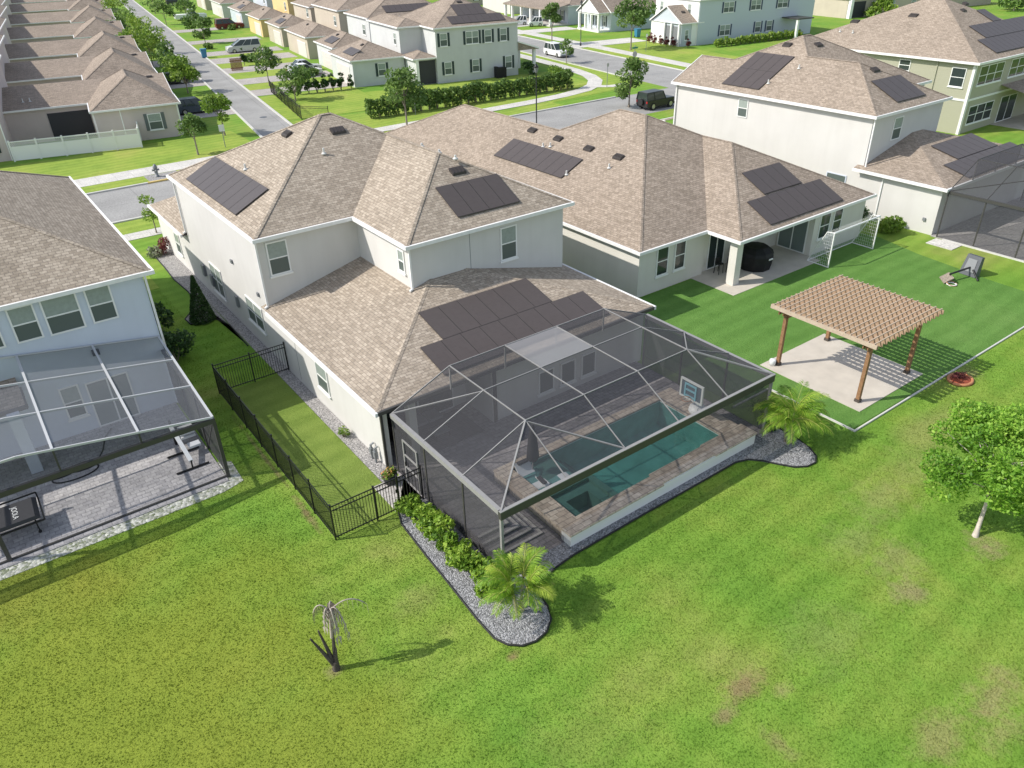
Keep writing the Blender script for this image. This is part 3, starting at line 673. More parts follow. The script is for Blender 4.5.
# ------------------------------------------------------------------ vehicles
PAINTS = {}
def paint(name, col):
    if name not in PAINTS: PAINTS[name] = flat('car_paint_'+name, col, .4, 0., .4, .25)
    return PAINTS[name]
def car(name, label, cat, base, frame, turn, pm, L_=4.7, Wd=1.85, Ht=1.68, style='suv', group=None):
    """x forward; lofted side profile with a narrower glasshouse, wheels in arches"""
    T = thing(name, label, cat, (0,0,0), 0, group, 0)
    h = L_/2; w = Wd/2; bl = Ht*.56; gc = .22
    if style == 'suv':   low = [(-h,.45),(-h+.05,bl),(h*.36,bl),(h*.92,bl-.13),(h,bl-.33),(h,.38),(h*.9,gc),(-h*.92,gc)]; cab = [(-h+.10,bl),(-h+.32,Ht),(h*.05,Ht),(h*.42,bl)]
    elif style == 'van': low = [(-h,.45),(-h+.04,bl),(h*.55,bl),(h*.93,bl-.16),(h,bl-.40),(h,.36),(h*.9,gc),(-h*.92,gc)]; cab = [(-h+.08,bl),(-h+.22,Ht),(h*.14,Ht),(h*.66,bl)]
    elif style == 'sedan': low = [(-h,.5),(-h+.06,bl),(h*.4,bl-.04),(h*.93,bl-.16),(h,bl-.36),(h,.36),(h*.9,gc),(-h*.92,gc)]; cab = [(-h*.72,bl),(-h*.38,Ht),(h*.08,Ht),(h*.45,bl-.02)]
    elif style == 'pickup': low = [(-h,.5),(-h,bl),(h*.38,bl),(h*.93,bl-.08),(h,bl-.26),(h,.40),(h*.9,gc+.1),(-h*.95,gc+.1)]; cab = [(-h*.18,bl),(-h*.10,Ht),(h*.18,Ht),(h*.42,bl)]
    else:                low = [(-h,.55),(-h,bl+.05),(h*.30,bl+.05),(h*.86,bl+.02),(h*.88,.55),(h,.50),(h*.9,.34),(-h*.92,.34)]; cab = [(-h+.02,bl+.05),(-h+.10,Ht),(h*.12,Ht),(h*.27,bl+.05)]
    m = MB(); n = len(low)
    secs = [(-w+.10, .97), (-w, 1.0), (w, 1.0), (w-.10, .97)]
    rows = []
    cz = sum(z for x,z in low)/n
    for k, (yy, sc) in enumerate(((-w, .0), (-w+.10, 1.), (w-.10, 1.), (w, .0))):
        ins = .0 if sc else .07
        rows.append([(x*(1-ins/h), yy, cz+(z-cz)*(1-ins*1.2)) for x, z in low])
    v = [p for r in rows for p in r]
    f = [(k*n+i, (k+1)*n+i, (k+1)*n+(i+1)%n, k*n+(i+1)%n) for k in range(3) for i in range(n)]
    f += [tuple(range(n)), tuple(range(4*n-1, 3*n-1, -1))]
    m.add(v, f)
    # glasshouse roof skin and pillars
    ti = .16
    (bx0,bz),(tx0,tz),(tx1,_),(bx1,bz1) = cab
    wb, wt = w-.06, w-.06-ti
    m.add([(tx0,-wt,tz-.02),(tx1,-wt,tz-.02),(tx1,wt,tz-.02),(tx0,wt,tz-.02),(tx0+.04,-wt+.05,tz+.035),(tx1-.05,-wt+.05,tz+.035),(tx1-.05,wt-.05,tz+.035),(tx0+.04,wt-.05,tz+.035)],
          [(0,3,2,1),(4,5,6,7),(0,1,5,4),(1,2,6,5),(2,3,7,6),(3,0,4,7)])
    for sg in (-1,1):
        m.bar((bx0,sg*wb,bz-.02),(tx0,sg*wt,tz), .10, .07); m.bar((bx1,sg*wb,bz1-.02),(tx1,sg*wt,tz), .07, .06)
        for q in ((.42,) if style in ('sedan','pickup','jeep') else (.36,.66)):
            m.bar((bx0+(bx1-bx0)*q,sg*wb,bz-.02),(tx0+(tx1-tx0)*q,sg*wt,tz), .09, .05)
    part(T, 'body', m, pm)
    g = MB(); q = .015
    g.add([(bx0+.03,-wb+q,bz-.03),(bx1-.03,-wb+q,bz1-.03),(bx1-.03,wb-q,bz1-.03),(bx0+.03,wb-q,bz-.03),(tx0+.02,-wt+q,tz-.02),(tx1-.02,-wt+q,tz-.02),(tx1-.02,wt-q,tz-.02),(tx0+.02,wt-q,tz-.02)],
          [(0,3,2,1),(0,1,5,4),(1,2,6,5),(2,3,7,6),(3,0,4,7)])
    part(T, 'glass', g, M_glass)
    wr = .36 if style != 'jeep' else .43
    for sx in (-1,1):
        for sg in (-1,1):
            wx, wy = sx*h*.60, sg*(w-.08)
            t = MB(); t.tube([(wx,wy-.12,wr),(wx,wy+.12,wr)], wr, 14, True, False); wh = part(T, 'wheel', t, M_tyre)
            t = MB(); t.tube([(wx,wy+sg*.10,wr),(wx,wy+sg*.135,wr)], wr*.62, 10, True, False); part(wh, 'rim', t, M_rim)
    for sg in (-1,1):
        t = MB(); zz = bl-.30 if style != 'jeep' else bl-.15; xf = h if style != 'jeep' else h*.88
        t.box(xf-.10, xf+.02, sg*(w-.42)-.17, sg*(w-.42)+.17, zz-.02, zz+.14); part(T, 'headlight', t, M_lens)
        t = MB(); t.box(-h-.02, -h+.10, sg*(w-.16)-.10, sg*(w-.16)+.10, bl-.28, bl-.04); part(T, 'tail_light', t, M_red)
    t = MB(); t.box(h-.06 if style != 'jeep' else h*.9, h+.06, -w+.08, w-.08, .30, .50); part(T, 'bumper', t, M_grey)
    if style == 'jeep':
        t = MB(); t.tube([(-h-.02,0,.95),(-h-.26,0,.95)], .38, 14, True, False); part(T, 'spare_wheel', t, M_tyre)
    x, y = base if frame == 0 else W(*base)
    T.location = (x, y, .02); T.rotation_euler = (0,0,(-TH if frame else 0)+turn)
    return T
CAMP = [0.759896, 0.623122, 0.543658, -0.027554]
# ================================================================== setting
g = MB(); R_ = 900.
hx0, hx1, hy0, hy1 = 13.9, 23.7, 15.8, 20.4      # the pool is dug into the ground
for (a,b,c,d) in ((-R_,hx0,-R_,R_),(hx1,R_,-R_,R_),(hx0,hx1,-R_,hy0),(hx0,hx1,hy1,R_)): g.poly((a,c,0),(b,c,0),(b,d,0),(a,d,0))
struct('ground', g, M_lawn)
g = MB(); g.box(-60,300,65.7,75.4,-.1,.010); struct('front_street', g, M_road)
g = MB(); g.box(14.9,19.0,76.4,700,-.1,.014)
side = struct('side_street', g, M_road, 1)
side.data.transform(Matrix.Translation((0,0,0)))
g = MB(); g.box(69.0,79.0,64,600,-.1,.018); struct('cross_street', g, M_road, 1)
g = MB()
g.box(-60,62,65.45,65.7,-.1,.13); g.box(-60,26.0,75.4,75.65,-.1,.13); g.box(31.5,72,75.4,75.65,-.1,.13)
struct('street_kerb', g, M_kerb)
g = MB(); g.box(13.9,26,75.396,75.655,-.1,.137); struct('painted_kerb', g, M_yellow)
g = MB(); g.box(14.65,14.9,84,600,-.1,.13); g.box(19.0,19.25,84,600,-.1,.13); struct('side_street_kerb', g, M_kerb, 1)
g = MB(); g.box(68.8,69.0,96,300,-.1,.12); g.box(79.0,79.25,60,300,-.1,.12); struct('cross_street_kerb', g, M_kerb, 1)
g = MB(); g.box(-60,23.5,78.4,81.4,-.1,.04); g.box(-60,60,60.6,62.2,-.1,.04)
# far pavement that swings round the corner into the cross street
PC = [(34,80.0),(46,80.2),(57.2,80.5),(62.2,80.6),(67.9,81.2),(72.6,82.2),(75.9,84.0),(78.5,86.6),(80.5,90.2),(82.1,95.4),(83.3,101.),(84.6,109.),(88.,130.),(94.5,172.)]
def ribbon(mb, pts, w, z):
    vs = []
    for i, p in enumerate(pts):
        a_, b_ = pts[max(i-1,0)], pts[min(i+1,len(pts)-1)]; d_ = Vector((b_[0]-a_[0], b_[1]-a_[1])).normalized(); vs += [(p[0]-d_.y*w, p[1]+d_.x*w, z), (p[0]+d_.y*w, p[1]-d_.x*w, z)]
    mb.add(vs, [(2*i+1, 2*i+3, 2*i+2, 2*i) for i in range(len(pts)-1)]); return mb
ribbon(g, PC, 1.05, .042); ribbon(g, [(75.2,83.2),(77.0,81.6),(79.9,81.2)], .8, .046)
struct('pavement', g, M_walk)
g = MB(); g.box(81.6,84.2,60,400,-.1,.039)
for a, b in ((127.5,133.5),(152,157.5),(164,170)): g.box(79.25,95,a,b,-.1,.036)
struct('cross_street_pavement', g, M_walk, 1)
g = MB()
for a, b in ((114.5,119.5),(125.,130.5),(137.,143.),(149.,156.),(160.,166.),(180.,186.),(205,211)): g.box(19.2,33.6,a,b,-.1,.034)
for a, b in ((104,116),(128,138),(152,160),(196,206)): g.box(8.2,14.7,a,b,-.1,.034)
struct('driveway', g, M_drive, 1)
g = MB()
for (a,b,c,d) in ((19.3,32.8,96.5,113.7),(19.3,33.4,119.6,124.9),(19.3,33.2,130.6,136.9),(19.3,33.2,143.1,148.9),(19.3,33.2,156.1,159.9),(32.9,62.5,95.6,108.6),(84.2,95,97,127),(79.3,81.6,97,127),(65.6,68.7,97,150)): g.box(a,b,c,d,-.05,.029)
g2 = MB(); g2.prism([W(20,95.4),W(62,95.4),(71.5,84.5),(66,81.6),(58,81.),(33.5,81.2)],-.05,.027)
struct('front_lawn', g, M_lawn2, 1)
g = MB(); g = g2 if False else g; struct('corner_lawn', g2, M_lawn2); g.box(-60,23.5,75.66,78.38,-.05,.024); g.box(-60,27,81.42,91.5,-.05,.024); g.box(-60,60,62.22,65.44,-.05,.024); g.box(31.5,64,75.66,78.9,-.05,.024); g.box(-60,8.2,50,60.58,-.05,.024); g.prism([(64,78.6),(72,79.0),(78,79.4),(81.6,82.2),(83.2,87),(86.2,100),(89,120),(86.6,120),(84.,100),(80,87),(74,81.4),(64,79.4)],-.05,.023); struct('verge', g, M_lawn2)

# ================================================================== the house in the middle
T = thing('house', 'off-white two-storey house with hip roofs and a screened pool at its back', 'house', (18.2, 36.5))
WX0, WX1 = 10.65, 25.45
m = MB()
m.box(WX0, WX1, 26.2, 35.8, 0, 3.0); m.box(16.1, WX1, 23.95, 26.2, 0, 3.0); m.box(WX0, 10.9, 23.95, 26.2, 0, 3.0)
m.box(WX0, WX1, 35.8, 49.8, 0, 6.75); m.box(16.0, 25.40, 30.26, 35.8, 3.0, 6.75); m.box(WX0, 20, 49.8, 57.6, 0, 3.0)
m.box(11.9, 12.25, 23.95, 24.3, 0, 3.0)
wall = part(T, 'wall', m, M_stucco)
ze, s = 6.85, .5
RZ = 10.5; TZ = 6.85+5.01*.5
A = (17.79,42.8,RZ); B = (18.44,42.8,RZ); V0 = (20.73,40.51,TZ); TA = (20.73,34.97,TZ)
e = dict(ul=(10.49,35.5,ze), ur=(25.74,50.1,ze), ufl=(10.49,50.1,ze), inn=(15.72,35.5,ze), tl=(15.72,29.96,ze), tr=(25.74,29.96,ze))
m = MB()
m.poly(e['ufl'], e['ul'], A); m.poly(e['ur'], e['ufl'], A, B); m.poly(e['ul'], e['inn'], V0, B, A)
m.poly(e['inn'], e['tl'], TA, V0); m.poly(e['tl'], e['tr'], TA); m.poly(e['tr'], e['ur'], B, V0, TA)
roof = part(T, 'upper_roof', m, M_shingle)
m = MB()
for a, b in ((e['ul'],A),(e['ufl'],A),(A,B),(B,V0),(e['ur'],B),(e['tl'],TA),(e['tr'],TA),(TA,V0)): ridge_cap(m, a, b)
part(roof, 'ridge_cap', m, M_shingle)
LZ = 3.1; ls = .25
lz = on_plane((0,23.65,LZ), 0, ls); lft = on_plane((10.35,0,LZ), ls, 0)
P1 = (18.05,31.35,LZ+ls*7.7)
m = MB()
m.poly((10.35,36.2,LZ),(10.35,23.65,LZ),P1,(18.05,36.2,P1[2])); m.poly((10.35,23.65,LZ),(25.75,23.65,LZ),P1); m.poly((25.75,23.65,LZ),(25.75,36.2,LZ),(18.05,36.2,P1[2]),P1)
lroof = part(T, 'lower_roof', m, M_shingle)
m = MB(); ridge_cap(m, (10.35,23.65,LZ), P1); ridge_cap(m, (25.75,23.65,LZ), P1); part(lroof, 'ridge_cap', m, M_shingle)
m = MB(); gx0, gx1, gy0, gy1 = 10.35, 20.3, 49.85, 57.9; fz = 3.1
m.poly((gx0,gy1,fz),(gx0,gy0,fz),(gx0+3.6,gy0,fz+1.62),(gx0+3.6,gy1-3.6,fz+1.62)); m.poly((gx1,gy1,fz),(gx0,gy1,fz),(gx0+3.6,gy1-3.6,fz+1.62),(gx1,gy1-3.6,fz+1.62)); m.poly((gx0+3.6,gy0,fz+1.62),(gx1,gy0,fz+1.62),(gx1,gy1-3.6,fz+1.62),(gx0+3.6,gy1-3.6,fz+1.62))
part(T, 'porch_roof', m, M_shingle)
m = MB(); t = .12
def gut(a, b, z, out): run(m, a, b, z-.16, z+.015, t, out)
gut((10.49,35.38),(10.49,50.22),ze,'-x'); gut((10.49,35.5),(15.60,35.5),ze,'-y'); gut((15.72,29.84),(15.72,35.5),ze,'-x'); gut((15.72,29.96),(25.86,29.96),ze,'-y'); gut((25.74,29.96),(25.74,50.22),ze,'+x'); gut((10.49,50.1),(25.74,50.1),ze,'+y')
gut((10.35,23.53),(10.35,35.37),LZ,'-x'); gut((25.75,23.53),(25.75,36.2),LZ,'+x'); gut((10.35,49.9),(10.35,58.02),fz,'-x'); gut((10.35,57.9),(20.3,57.9),fz,'+y')
for (a0,a1,b0,b1,z) in ((10.5,25.73,35.51,50.09,ze),(15.73,25.73,29.97,35.50,ze),(10.36,25.74,23.66,36.1,LZ),(10.36,20.29,49.9,57.89,fz)): m.poly((a0,b0,z-.1),(a0,b1,z-.1),(a1,b1,z-.1),(a1,b0,z-.1))
part(T, 'gutter', m, M_gutter)
m = MB(); run(m, (10.36,23.65),(25.74,23.65), LZ-.15, LZ+.012, .12, '-y'); part(T, 'gutter', m, M_alu_d)
downspout(T, 15.93, 30.16, 4.55, 6.6); downspout(T, 10.57, 35.72, 3.2, 6.6); downspout(T, 10.57, 49.7, 3.3, 6.6)
m = MB(); m.bar((10.60,23.86,.05),(10.60,23.86,2.95), .10, .10); part(T, 'downspout', m, M_alu_d)
window(T, '-y', 35.8, 11.06, 12.14, 4.72, 6.45); window(T, '-y', 30.26, 21.25, 22.28, 4.6, 6.38); window(T, '-x', 16.0, 30.8, 31.42, 5.15, 6.3)
window(T, '-x', WX0, 43.8, 45.9, .65, 2.5, cols=2); window(T, '-x', WX0, 37.2, 39.65, 1.05, 2.5, cols=2); window(T, '-x', WX0, 29.2, 30.45, 1.0, 2.45)
window(T, '-x', WX0, 52.5, 53.6, .8, 2.3)
for x in (18.72, 20.05, 21.35): window(T, '-y', 23.95, x, x+.92, .5, 1.72, rail=False)
slider(T, '-y', 26.2, 11.6, 15.4, .06, 2.5, M_glass)
m = MB(); fbox(m, '-y', 23.95, 16.15, 16.32, .06, 2.9, .004, .06); part(T, 'door_trim', m, M_alu_d)
lr = on_plane((0,23.65,LZ), 0, ls)
solar_grid(T, lr, 15.05, 21.3, 26.085, 28.2, 6, 1); solar_grid(T, lr, 13.85, 23.25, 24.12, 26.085, 9, 1)
tr = on_plane((0,29.96,ze), 0, s)
solar_grid(T, tr, 19.1, 22.9, 30.7, 32.72, 4, 1); 
ml = on_plane((10.49,0,ze), s, 0)
solar_grid(T, ml, 10.85, 12.8, 38.95, 47.5, 1, 8)
mrp = on_plane((0,35.5,ze), 0, s)
roof_vent(T, mrp, 18.1, 41.3, 1.0, .5); roof_vent(T, ml, 15.9, 43.4, .9, .5, 'y'); roof_vent(T, tr, 20.95, 33.45, 1.0, .5)
vent_pipe(T, ml, 13.1, 43.1); vent_pipe(T, mrp, 16.5, 39.9)
mr_ = on_plane((25.74,0,ze), -s, 0)
for q in (34.0, 35.6, 37.4): vent_pipe(T, mr_, 21.2, q, .2)
m = MB()
for yy, zz in ((45.6,1.3),(47.2,1.45)): fbox(m, '-x', WX0, yy, yy+.4, zz-.35, zz+.35, .004, .16)
part(T, 'meter_box', m, M_grey)
m = MB(); fbox(m, '-x', WX0, 40.6, 40.85, 4.0, 4.2, .004, .1); fbox(m, '-x', WX0, 37.0, 37.2, 3.3, 3.5, .004, .1); fbox(m, '-x', WX0, 41.2, 41.5, 1.15, 1.8, .004, .12); part(T, 'dryer_vent', m, M_grey)

for xj in (19.4,): part(T, 'control_joint', MB().box(xj-.012,xj+.012,30.252,30.259,4.6,6.7), M_grey)
part(T, 'control_joint', MB().box(10.642,10.649,32.9,32.925,.2,3.0), M_grey)
# ================================================================== pool cage
def cage(T, xs, ys, ze, zt, y_house, mats, side_y, house_at='+y', bright=None, gable_end=True):
    """xs, ys: eave corner, ridge nodes ..., eave corner; flat top between the inner nodes, sloped sides"""
    al, sr, sw = mats
    x0, x1 = xs[0], xs[-1]; xi = xs[1:-1]; y0 = ys[0]; yi = ys[1:]
    B = lambda nm, a, b, w=.034, h=.055: part(T, nm, MB().bar(a, b, w, h), al)
    eb = part(T, 'eave_beam', MB().box(x0-.07,x1+.07,y0-.09,y0+.06,ze-.33,ze), M_alu_d); part(eb, 'beam_sunlit_edge', MB().box(x0-.08,x1+.08,y0-.10,y0+.03,ze+.002,ze+.028), al)  # beam's sunlit top edge put in as a strip of frame colour
    part(T, 'eave_beam', MB().box(x0-.08,x0+.08,y0+.062,yi[-1],ze-.17,ze+.03), al); part(T, 'eave_beam', MB().box(x1-.08,x1+.08,y0+.062,yi[-1],ze-.17,ze+.03), al)
    for y in yi: B('roof_beam', (xi[0],y,zt), (xi[-1],y,zt))
    for x in xi: B('roof_beam', (x,yi[0],zt+.003), (x,yi[-1],zt+.003))
    for x in xi: B('rafter', (x,yi[0],zt), (x,y0,ze))
    for y in yi: B('rafter', (xi[0],y,zt), (x0,y,ze)); B('rafter', (xi[-1],y,zt), (x1,y,ze))
    B('rafter', (xi[0],yi[0],zt), (x0,y0,ze), .06, .08); B('rafter', (xi[-1],yi[0],zt), (x1,y0,ze), .06, .08)
    # diagonal braces
    B('brace', (xi[0],yi[0],zt-.03), (xi[1],y0,ze), .05, .06); B('brace', (xi[-1],yi[0],zt-.03), (x1,yi[1],ze), .05, .06)
    B('brace', (xi[0],yi[1],zt-.03), (x0,yi[-1],ze), .05, .06)
    def S(nm, mat, *p): return part(T, nm, MB().poly(*p), mat)
    nx = len(xi)
    for i in range(nx-1):
        for j in range(len(yi)-1):
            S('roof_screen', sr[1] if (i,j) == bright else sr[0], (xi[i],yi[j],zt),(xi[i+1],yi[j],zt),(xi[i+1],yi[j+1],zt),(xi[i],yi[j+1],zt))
    for i in range(nx-1): S('roof_screen', sr[0], (xi[i],y0,ze),(xi[i+1],y0,ze),(xi[i+1],yi[0],zt),(xi[i],yi[0],zt))
    S('roof_screen', sr[0], (x0,y0,ze),(xi[0],y0,ze),(xi[0],yi[0],zt)); S('roof_screen', sr[0], (xi[-1],y0,ze),(x1,y0,ze),(xi[-1],yi[0],zt))
    yl = [y0]+list(yi)
    for j in range(len(yl)-1):
        za = zt if j else None
        if j == 0:
            S('roof_screen', sr[0], (x0,y0,ze),(xi[0],yi[0],zt),(x0,yi[0],ze)); S('roof_screen', sr[0], (x1,y0,ze),(x1,yi[0],ze),(xi[-1],yi[0],zt))
        else:
            S('roof_screen', sr[0], (x0,yl[j],ze),(xi[0],yl[j],zt),(xi[0],yl[j+1],zt),(x0,yl[j+1],ze)); S('roof_screen', sr[0], (x1,yl[j],ze),(x1,yl[j+1],ze),(xi[-1],yl[j+1],zt),(xi[-1],yl[j],zt))
    # upright screen between the cage top and the house eave
    S('gable_screen', sr[0], (xi[0],yi[-1],ze+.1),(xi[-1],yi[-1],ze+.1),(xi[-1],yi[-1],zt),(xi[0],yi[-1],zt))
    for x in xi: B('strut', (x,yi[-1]+.0,zt-.05), (x,yi[-1]+.02,ze+.05), .06, .06)
    # posts and walls
    for x in (x0, x1): part(T, 'post', MB().box(x-.05,x+.05,y0-.05,y0+.05,.0,ze-.332), al)
    for y in yi:
        for x in (x0, x1): part(T, 'post', MB().box(x-.025,x+.025,y-.04,y+.04,.0,ze-.17), M_alu_d)
    S('wall_screen', M_scr_r, (x0,y0,.03),(x1,y0,.03),(x1,y0,ze-.33),(x0,y0,ze-.33))
    S('wall_screen', sw, (x0,yi[-1],.03),(x0,y0,.03),(x0,y0,ze-.17),(x0,yi[-1],ze-.17)); S('wall_screen', sw, (x1,y0,.03),(x1,yi[-1],.03),(x1,yi[-1],ze-.17),(x1,y0,ze-.17))
C_ = thing('pool_enclosure', 'grey framed screen enclosure over the swimming pool behind the middle house', 'pool cage', (18, 19.6))
CZ, CT_ = 2.95, 4.13
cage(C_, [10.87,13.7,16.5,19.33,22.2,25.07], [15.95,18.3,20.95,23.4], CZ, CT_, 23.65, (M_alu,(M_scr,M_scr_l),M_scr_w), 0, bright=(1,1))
m = MB(); dx = 10.87
for y in (21.55, 22.6): m.box(dx-.065,dx-.015,y-.04,y+.04,.04,2.15)
for z in (.06,.85,1.45,2.13): m.box(dx-.063,dx-.017,21.59,22.56,z-.03,z+.03)
d = part(C_, 'screen_door', m, M_alu); part(d, 'handle', MB().box(dx-.11,dx-.065,22.45,22.5,.95,1.15), M_black)

# decks, pool
deck = MB()
deck.box(10.8,25.12,20.56,26.2,-.1,.06); deck.box(10.8,13.68,15.9,20.558,-.1,.055); deck.box(24.02,25.12,15.9,20.558,-.1,.057)
struct('pool_deck', deck, M_pav)
Pl = thing('swimming_pool', 'raised swimming pool with stone coping and square spa inside the screen cage', 'pool', (18.9, 18.2))
m = MB()
z0 = -.85; PX0, PX1, PY0, PY1, SH = 14.35, 22.85, 16.2, 20.1, 17.95
m.box(PX0,PX1,PY0,PY1,z0-.1,z0); m.box(PX0-.1,PX0,PY0-.1,PY1+.1,z0,.46); m.box(PX1,PX1+.1,PY0-.1,PY1+.1,z0,.46); m.box(PX0,PX1,PY1,PY1+.1,z0,.46); m.box(PX0,PX1,PY0-.1,PY0,z0,.56)
part(Pl, 'basin', m, M_plast)
m = MB(); m.box(PX0+.002,16.3,SH,PY1-.002,z0,.25); part(Pl, 'shelf', m, M_plast_g)
m = MB()
for k in range(3): m.box(16.302+k*.26,16.30+(k+1)*.26,SH,PY1-.002,z0,.06-.22*k)
st_ = part(Pl, 'pool_step', m, M_plast)
m = MB()
for k in range(3): m.box(16.30+(k+1)*.26-.05,16.30+(k+1)*.26,SH+.05,PY1-.06,.062-.22*k,.068-.22*k)
part(st_, 'tile_line', m, M_grey)
m = MB()
m.box(PX0+.002,16.62,17.75,SH-.002,z0,.57); m.box(16.36,16.62,PY0+.002,17.748,z0,.57); m.box(PX0+.002,14.85,PY0+.002,17.748,z0,.40); m.box(14.852,16.358,17.3,17.748,z0,.40); m.box(15.95,16.358,PY0+.002,17.298,z0,.40); m.box(14.85,15.95,PY0+.002,17.3,z0,-.35)
part(Pl, 'spa', m, M_plast_g)
m = MB()
m.box(13.7,24.0,20.1,20.54,.44,.52); m.box(13.7,14.36,17.85,20.098,.442,.523); m.box(22.84,24.0,16.42,20.098,.443,.525)
m.box(13.55,14.37,15.5,17.82,.58,.66); m.box(14.372,18.33,15.5,16.20,.582,.665); m.box(18.332,21.4,15.62,16.34,.56,.64); m.box(21.402,24.0,15.52,16.40,.575,.655)
part(Pl, 'coping', m, M_cop)
m = MB(); m.box(13.62,24.0,15.58,16.1,-.1,.56); part(Pl, 'pool_wall', m, M_white)
m = MB(); m.box(13.72,14.25,16.102,20.5,-.1,.44); m.box(14.252,22.95,20.2,20.5,-.1,.44); m.box(22.952,23.98,16.102,20.5,-.1,.44); part(Pl, 'riser', m, M_cop)
m = MB(); m.poly((PX0,SH,.40),(PX1,SH,.40),(PX1,PY1,.40),(PX0,PY1,.40)); m.poly((16.62,PY0,.40),(PX1,PY0,.40),(PX1,SH,.40),(16.62,SH,.40)); struct('pool_water', m, M_water)
m = MB(); m.poly((PX0,PY0,.60),(16.62,PY0,.60),(16.62,SH,.60),(PX0,SH,.60)); struct('spa_water', m, M_water)
St = thing('garden_step', 'dark corner steps with pale edges beside the spa in the screen cage', 'steps', (12, 17.6))
for k in range(4):
    xe, ye = 13.25-.30*k, 16.75+.30*k; z = .12*(k+1)
    t_ = part(St, 'tread', MB().box(10.98,xe,ye,18.9,z-.06,z), M_pav)
    part(t_, 'nosing', MB().box(10.98,xe+.012,ye-.012,ye+.09,z-.03,z+.006).box(xe-.09,xe+.012,ye+.09,18.9,z-.03,z+.006), M_pav_l)
# umbrella, loungers, hoop, seating
U = thing('parasol', 'closed dark grey parasol standing on the shallow pool shelf', 'umbrella', (15.05, 19.65, 0))
part(U, 'pole', MB().tube([(15.05,19.65,.25),(15.05,19.65,2.6)], .03, 8), M_alu)
part(U, 'canopy', MB().lathe((15.05,19.65,.95), [(.20,0),(.27,.12),(.23,.6),(.17,1.2),(.05,1.72),(.02,1.78)], 9), M_dgrey)
part(U, 'base', MB().lathe((15.05,19.65,.25), [(.36,0),(.32,.07),(.06,.10)], 14), M_lounge)
def lounger(base, turn, label):
    T = thing('pool_lounger', label, 'lounger', (0,0,0), 0, 'white loungers on the pool shelf')
    n = 14; m = MB(); top = []
    for i in range(n+1):
        x = -.85+1.7*i/n; z = .10+.05*math.sin(i/n*PI*2.2)+(.42*((i/n-.6)/.4)**1.4 if i/n > .6 else 0)
        top.append((x,z))
    v = [(x,sy*.30,z+dz) for x,z in top for sy in (-1,1) for dz in (0,-.09)]
    f = []
    for i in range(n):
        a = 4*i; b = a+4
        f += [(a,b,b+2,a+2),(a+1,a+3,b+3,b+1),(a,a+1,b+1,b),(a+2,b+2,b+3,a+3)]
    f += [(0,2,3,1),(4*n,4*n+1,4*n+3,4*n+2)]
    m.add(v, f); part(T, 'seat', m, M_lounge)
    part(T, 'foot', MB().box(-.5,-.3,-.26,.26,-.02,.06).box(.25,.45,-.26,.26,-.02,.12), M_lounge)
    part(T, 'headrest', MB().box(.68,.86,-.2,.2,.50,.58), M_dgrey)
    T.location = (base[0],base[1],.27); T.rotation_euler = (0,0,turn); T.scale = (.95,1.2,1.); return T
lounger((14.72,19.2), 1.55, 'white curved lounger left of the parasol base in shallow water')
lounger((15.35,18.45), 3.05, 'white curved lounger nearest the spa in shallow water')
Bk = thing('basketball_hoop', 'poolside basketball hoop with clear board and pale blue frame', 'hoop', (23.3, 18.3))
bx, by0, by1, bz0, bz1 = 22.78, 17.68, 18.88, 1.45, 2.3
part(Bk, 'backboard', MB().box(bx,bx+.03,by0,by1,bz0,bz1), M_acryl)
m = MB()
for z in (bz0,bz1): m.box(bx-.025,bx+.055,by0-.04,by1+.04,z-.04,z+.04)
for y in (by0,by1): m.box(bx-.025,bx+.055,y-.045,y+.045,bz0+.04,bz1-.04)
part(Bk, 'board_frame', m, M_white)
m = MB(); c0, c1 = 18.03, 18.62
for y in (c0,c1): m.box(bx-.04,bx-.002,y-.04,y+.04,bz0+.05,bz1-.12)
for z in (bz0+.12,bz0+.42,bz1-.16): m.box(bx-.038,bx-.004,c0+.04,c1-.04,z-.04,z+.04)
part(Bk, 'target_square', m, M_cyan)
part(Bk, 'post', MB().tube([(23.4,18.3,.7),(23.3,18.3,1.2),(22.85,18.3,1.75)], .06, 8), M_white)
part(Bk, 'base', MB().lathe((23.35,18.3,.53), [(.36,0),(.40,.1),(.36,.3),(.1,.36)], 14), M_white)
part(Bk, 'rim', MB().tube([(22.5+.22*math.cos(a),18.3+.22*math.sin(a),1.58) for a in [2*PI*k/14 for k in range(15)]], .014, 5, False), M_brickred)
m = MB(); m.box(12.3,15.4,23.6,25.9,.062,.075); solo('patio_rug', 'dark woven rug with stripes under the covered patio', 'rug', m, M_rug, (13.8,24.7))
So = thing('patio_sofa', 'dark wicker corner sofa on the covered patio', 'sofa', (12.9, 25.2))
part(So, 'seat', MB().box(11.9,14.3,25.2,26.0,.1,.44).box(11.9,12.7,24.0,25.198,.1,.44), M_dgrey); part(So, 'backrest', MB().box(11.7,14.3,26.002,26.16,.1,.85).box(11.7,11.898,24.0,26.0,.1,.84), M_black)
for k in range(3): part(So, 'cushion', MB().box(12.0+k*.76,12.7+k*.76,25.22,25.95,.445,.57), M_grey)
Tb = thing('coffee_table', 'low pale topped table on the dark patio rug', 'table', (13.6, 24.5)); part(Tb, 'tabletop', MB().box(13.2,14.0,24.2,24.8,.38,.43), M_grey)
for x in (13.25,13.95):
    for y in (24.25,24.75): part(Tb, 'leg', MB().bar((x,y,.07),(x,y,.38),.05), M_black)

